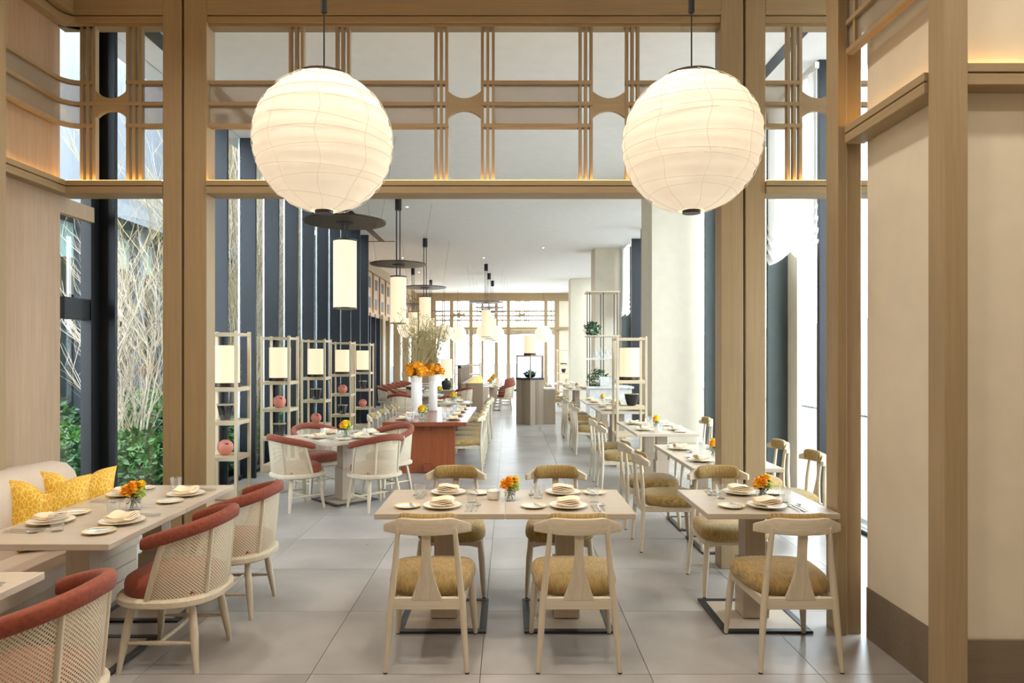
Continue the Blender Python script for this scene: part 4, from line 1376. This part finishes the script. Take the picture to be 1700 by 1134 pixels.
# ------------------------------------------------------------------ étagères with lamps and ceramics
def etagere_parts(w, d, h=1.985):
    P = []
    s = .036
    pm_ = {}
    for x in (-w / 2, w / 2 - s):
        for y in (-d / 2, d / 2 - s):
            P.append(('post', B().box(x, x + s, y, y + s, 0, h).mesh('post', 'etagere', .003), None))
    for y in (-d / 2 + .004, d / 2 - s + .004):
        P.append(('top_rail', B().box(-w / 2 + s, w / 2 - s, y, y + s - .008, h - .055, h - .02).mesh('top_rail', 'etagere_x', .002), None))
    for x in (-w / 2 + .004, w / 2 - s + .004):
        P.append(('top_rail', B().box(x, x + s - .008, -d / 2 + s, d / 2 - s, h - .055, h - .02).mesh('top_rail', 'etagere', .002), None))
    for z in (.505, .925, 1.32):
        P.append(('shelf', B().box(-w / 2 + .005, w / 2 - .005, -d / 2 + .005, d / 2 - .005, z - .05, z).mesh('shelf', 'etagere_x', .003), None))
    P.append(('base', B().box(-w / 2 + .005, w / 2 - .005, -d / 2 + .005, d / 2 - .005, 0.004, .1).mesh('base', 'etagere_x', .003), None))
    return P
EP = etagere_parts(.43, .44)
lampP = [('shade', B().lathe([(.152, .05), (.152, .495)], 36).mesh('shade', 'shade'), None),
         ('base', B().lathe([(.14, 0), (.158, .002), (.158, .048), (.14, .05)], 36).mesh('base', 'bronze'), None)]
def vase_ball():
    b = B()
    prof = [(.03, 0), (.045, .004), (.07, .03), (.088, .065), (.093, .095), (.088, .125), (.07, .155), (.045, .173), (.03, .18), (.026, .172), (.05, .15)]
    b.lathe(prof, 32)
    return [('body', b.mesh('body', 'pink', smooth=60), None),
            ('mouth', B().prism([(-.02, -.012), (-.008, -.012), (0, -.006), (.008, -.012), (.02, -.012), (.02, .014), (-.02, .014)], 0, .004, lambda a, c, z: (.02 + a, -.07 + z * -1 - .004, .135 + c)).mesh('mouth', 'black_cer'), None)]
VB = vase_ball()
GOB = [('smoked_bowl', B().lathe([(.055, 0), (.06, .003), (.092, .165), (.096, .18), (.09, .18), (.055, .008)], 28).mesh('smoked_bowl', 'smoke', smooth=40), None),
       ('pale_disc', B().lathe([(.001, .178), (.1, .178), (.1, .19), (.001, .19)], 28).mesh('pale_disc', 'etagere'), None),
       ('stem', B().lathe([(.02, 0), (.008, .02), (.007, .12), (.02, .178)], 12).mesh('stem', 'etagere'), None)]
blackpot = [('pot', B().lathe([(.05, 0), (.075, .02), (.1, .1), (.11, .18), (.1, .18), (.085, .1), (.001, .02)], 28).mesh('pot', 'black_cer', smooth=50), None),
            ('gold_rim', B().lathe([(.111, .178), (.112, .184), (.1, .184), (.099, .178)], 28, closed=False).mesh('gold_rim', 'china_rim'), None)]
for i in range(5):
    x, y = -3.395, 8.25 + i * 1.93
    who = nth[i] + ' window stand from the oak portal'
    spawn('etagere', EP, 'open ash display stand with lit lamp, ' + who, 'shelf', (x, y, 0), 0, 'ash display stands by the courtyard glass')
    spawn('shelf_lamp', lampP, 'glowing cylinder lamp on the ' + who, 'lamp', (x, y, 1.32), 0, 'cylinder lamps on the stands')
    zz = (.505, .925) if i % 2 == 0 else (.925, .505)
    spawn('ball_vase', VB, 'round coral ceramic vase on the ' + who, 'vase', (x, y - .03, zz[0]), .3, 'coral ball vases')
    spawn('goblet', GOB, 'smoked goblet with a pale flat top on the ' + who, 'goblet', (x, y - .03, zz[1]), 0, 'smoked goblets')
# stand by the pillar
spawn('etagere', etagere_parts(.47, .46), 'open ash display stand with lamp beside the broad cream pillar', 'shelf', (1.86, 10.62, 0))
spawn('shelf_lamp', lampP, 'glowing cylinder lamp on the stand beside the broad cream pillar', 'lamp', (1.86, 10.6, 1.32))
spawn('black_pot', blackpot, 'black ceramic pot with a gold rim on the pillar stand', 'pot', (1.89, 10.58, .925))
spawn('etagere', etagere_parts(.6, .44), 'open ash display stand with lamp against the far cream wall', 'shelf', (2.5, 31.5, 0))
spawn('shelf_lamp', lampP, 'glowing cylinder lamp on the stand against the far cream wall', 'lamp', (2.5, 31.5, 1.32))
spawn('black_pot', blackpot, 'black ceramic pot on the stand against the far cream wall', 'pot', (2.5, 31.45, .925))
spawn('etagere', etagere_parts(1.12, .44, 2.27), 'wide open display stand before the far windows', 'shelf', (-1.78, 29.5, 0))

# ------------------------------------------------------------------ host kiosk
kx = .52
kk = thing('host_kiosk', 'taupe fluted host kiosk with an angled front and open frame', 'kiosk', (0, 0, 0))
pl_ = [(.18, 17.0), (.52, 16.72), (.86, 17.0), (.86, 17.5), (.18, 17.5)]
part('body', B().prism([(.18, 17.025), (.52, 16.745), (.86, 17.025), (.86, 17.5), (.18, 17.5)], 0, 1.10), 'taupe', kk)
part('counter_top', B().prism([(kx + (x - kx) * 1.02, 17.1 + (y - 17.1) * 1.02) for x, y in pl_], 1.10, 1.15), 'steel', kk)
for (xa, ya), (xb, yb) in (((.18, 17.0), (.52, 16.72)), ((.52, 16.72), (.86, 17.0))):
    L_ = hypot(xb - xa, yb - ya); nx, ny = (yb - ya) / L_, -(xb - xa) / L_
    for ta, tb in ((0, .385), (.415, .485), (.515, .585), (.615, 1)):      # boards with open grooves between
        p = (xa + (xb - xa) * ta, ya + (yb - ya) * ta); q = (xa + (xb - xa) * tb, ya + (yb - ya) * tb)
        part('front_board', B().prism([p, q, (q[0] - nx * .024, q[1] - ny * .024), (p[0] - nx * .024, p[1] - ny * .024)], 0, 1.10), 'taupe', kk)
for x, y in ((.2, 17.02), (.52, 16.76), (.84, 17.02), (.84, 17.46), (.2, 17.46)):
    part('frame_post', B().box(x - .018, x + .018, y - .018, y + .018, 1.15, 1.70), 'taupe', kk)
part('frame_top', B().prism(pl_, 1.67, 1.71), 'taupe', kk)
part('side_unit', B().box(.86, 1.15, 17.0, 17.5, 0, .86), 'taupe', kk, .003)
part('side_top', B().box(.86, 1.15, 17.0, 17.5, .86, .89), 'marble', kk)
spawn('shelf_lamp', lampP, 'glowing cylinder lamp standing on top of the host kiosk', 'lamp', (.52, 17.12, 1.71))
bw = thing('moss_bowl', 'dark bowl of mossy greenery on the host kiosk counter', 'bowl', (.52, 17.1, 1.15))
part('bowl', B().lathe([(.06, 0), (.12, .02), (.15, .07), (.14, .07), (.1, .03), (.001, .02)], 24), 'black_cer', bw)
part('moss', leaf_cloud(0, 0, .1, .15, .15, .06, 260, .05, 8), 'leaf_dark', bw, smooth=0)

# ------------------------------------------------------------------ plant shelf and marble counter
mc = thing('marble_counter', 'grey marble service counter beneath the hanging plant shelf', 'counter', (0, 0, 0))
part('front', B().box(1.9, 2.9, 16.2, 16.9, 0, .92), 'marble', mc, .004)
part('worktop', B().box(1.86, 2.94, 16.15, 16.95, .92, .97), 'marble', mc, .004)
part('upstand', B().box(2.15, 2.5, 16.22, 16.3, .97, 1.2), 'marble', mc, .004)
ps = thing('plant_shelf', 'slender rod-hung shelf with three boards of plants and glassware', 'shelf', (0, 0, 0))
for x in (1.92, 2.25, 2.58):
    for y in (16.35, 16.85):
        part('rod', B().tube([(x, y, .97), (x, y, 3.22)], .012, 8), 'bronze', ps)
for z in (1.6, 2.15, 3.2):
    part('board', B().box(1.86, 2.64, 16.3, 16.9, z, z + .035), 'marble' if z < 2 else 'ash_x', ps, .003)
for x, y, z, r, lab in ((1.98, 16.4, 2.33, .18, 'trailing green plant on the upper board of the plant shelf'), (2.12, 16.45, 1.12, .26, 'bushy green plant on the marble counter')):
    t = thing('potted_plant', lab, 'plant', (x, y, z - .145), 0)
    part('pot', B().lathe([(.05, 0), (.07, .1), (.06, .1), (.001, .02)], 16), 'white', t)
    part('foliage', leaf_cloud(0, 0, .14, r, r * .8, r * 1.0, 420, .07, 5), 'leaf_dark', t, smooth=0)
for k in range(4):
    solo('decanter', B().lathe([(.05, 0), (.06, .02), (.055, .1), (.02, .18), (.018, .26), (.024, .27), (.02, .27), (.015, .18), (.05, .09), (.001, .02)], 16).mesh('decanter', 'tumbler', smooth=40),
         'clear glass decanter on the lower board of the plant shelf', 'decanter', (2.08 + k * .13, 16.5, 1.635), 0, 'decanters on the plant shelf')

# lounge console and lamp
cn = thing('lounge_console', 'taupe console box carrying the black-based lamp', 'console', (-1.68, 18.0, 0))
part('body', B().box(-.25, .25, -.2, .2, 0, .78), 'taupe', cn, .004)
part('top', B().box(-.27, .27, -.22, .22, .78, .81), 'table', cn, .003)
bl = thing('urn_lamp', 'table lamp with square-shouldered shade on a black urn base', 'lamp', (-1.64, 18.0, .81))
part('urn', B().lathe([(.09, 0), (.11, .03), (.13, .16), (.12, .22), (.05, .25), (.03, .3), (.03, .32)], 24), 'black_cer', bl)
part('shade', B().lathe([(.16, .3), (.15, .8)], 32), 'shade', bl)

# ------------------------------------------------------------------ voile blinds on the street windows
def blind(y0_, y1_, lab):
    xb = XR - .29
    def fn(u, v):
        y = y0_ + (y1_ - y0_) * u
        sag = .12 * abs(sin(u * pi * 2)) ** .7
        z = 4.62 - v * (4.62 - 2.74 - (.12 - sag))
        low = max(0, (v - .72) / .28)
        x = xb + .012 * sin(u * 40) * (1 - low) + .026 * low * sin(low * 26 + u * 5) - .05 * low * sin(u * pi * 2) ** 2
        return (x, y, z)
    b = B().grid(fn, 48, 60)
    t = thing('voile_blind', lab, 'blind', (0, 0, 0), 0, 'gathered voile blinds')
    part('voile', b, 'sheer', t, smooth=80)
    part('head_rail', B().box(xb - .02, xb + .02, y0_, y1_, 4.6, 4.66), 'white', t)
blind(6.93, 8.27, 'white voile blind gathered at its hem between two fins behind the portal')
for k in range(3):
    blind(13.7 + 2.66 * k * 1.5, 14.9 + 2.66 * k * 1.5, 'white voile blind gathered at its hem beyond the broad pillar')
blind(4.5, 5.5, 'white voile blind gathered at its hem in the first street window')
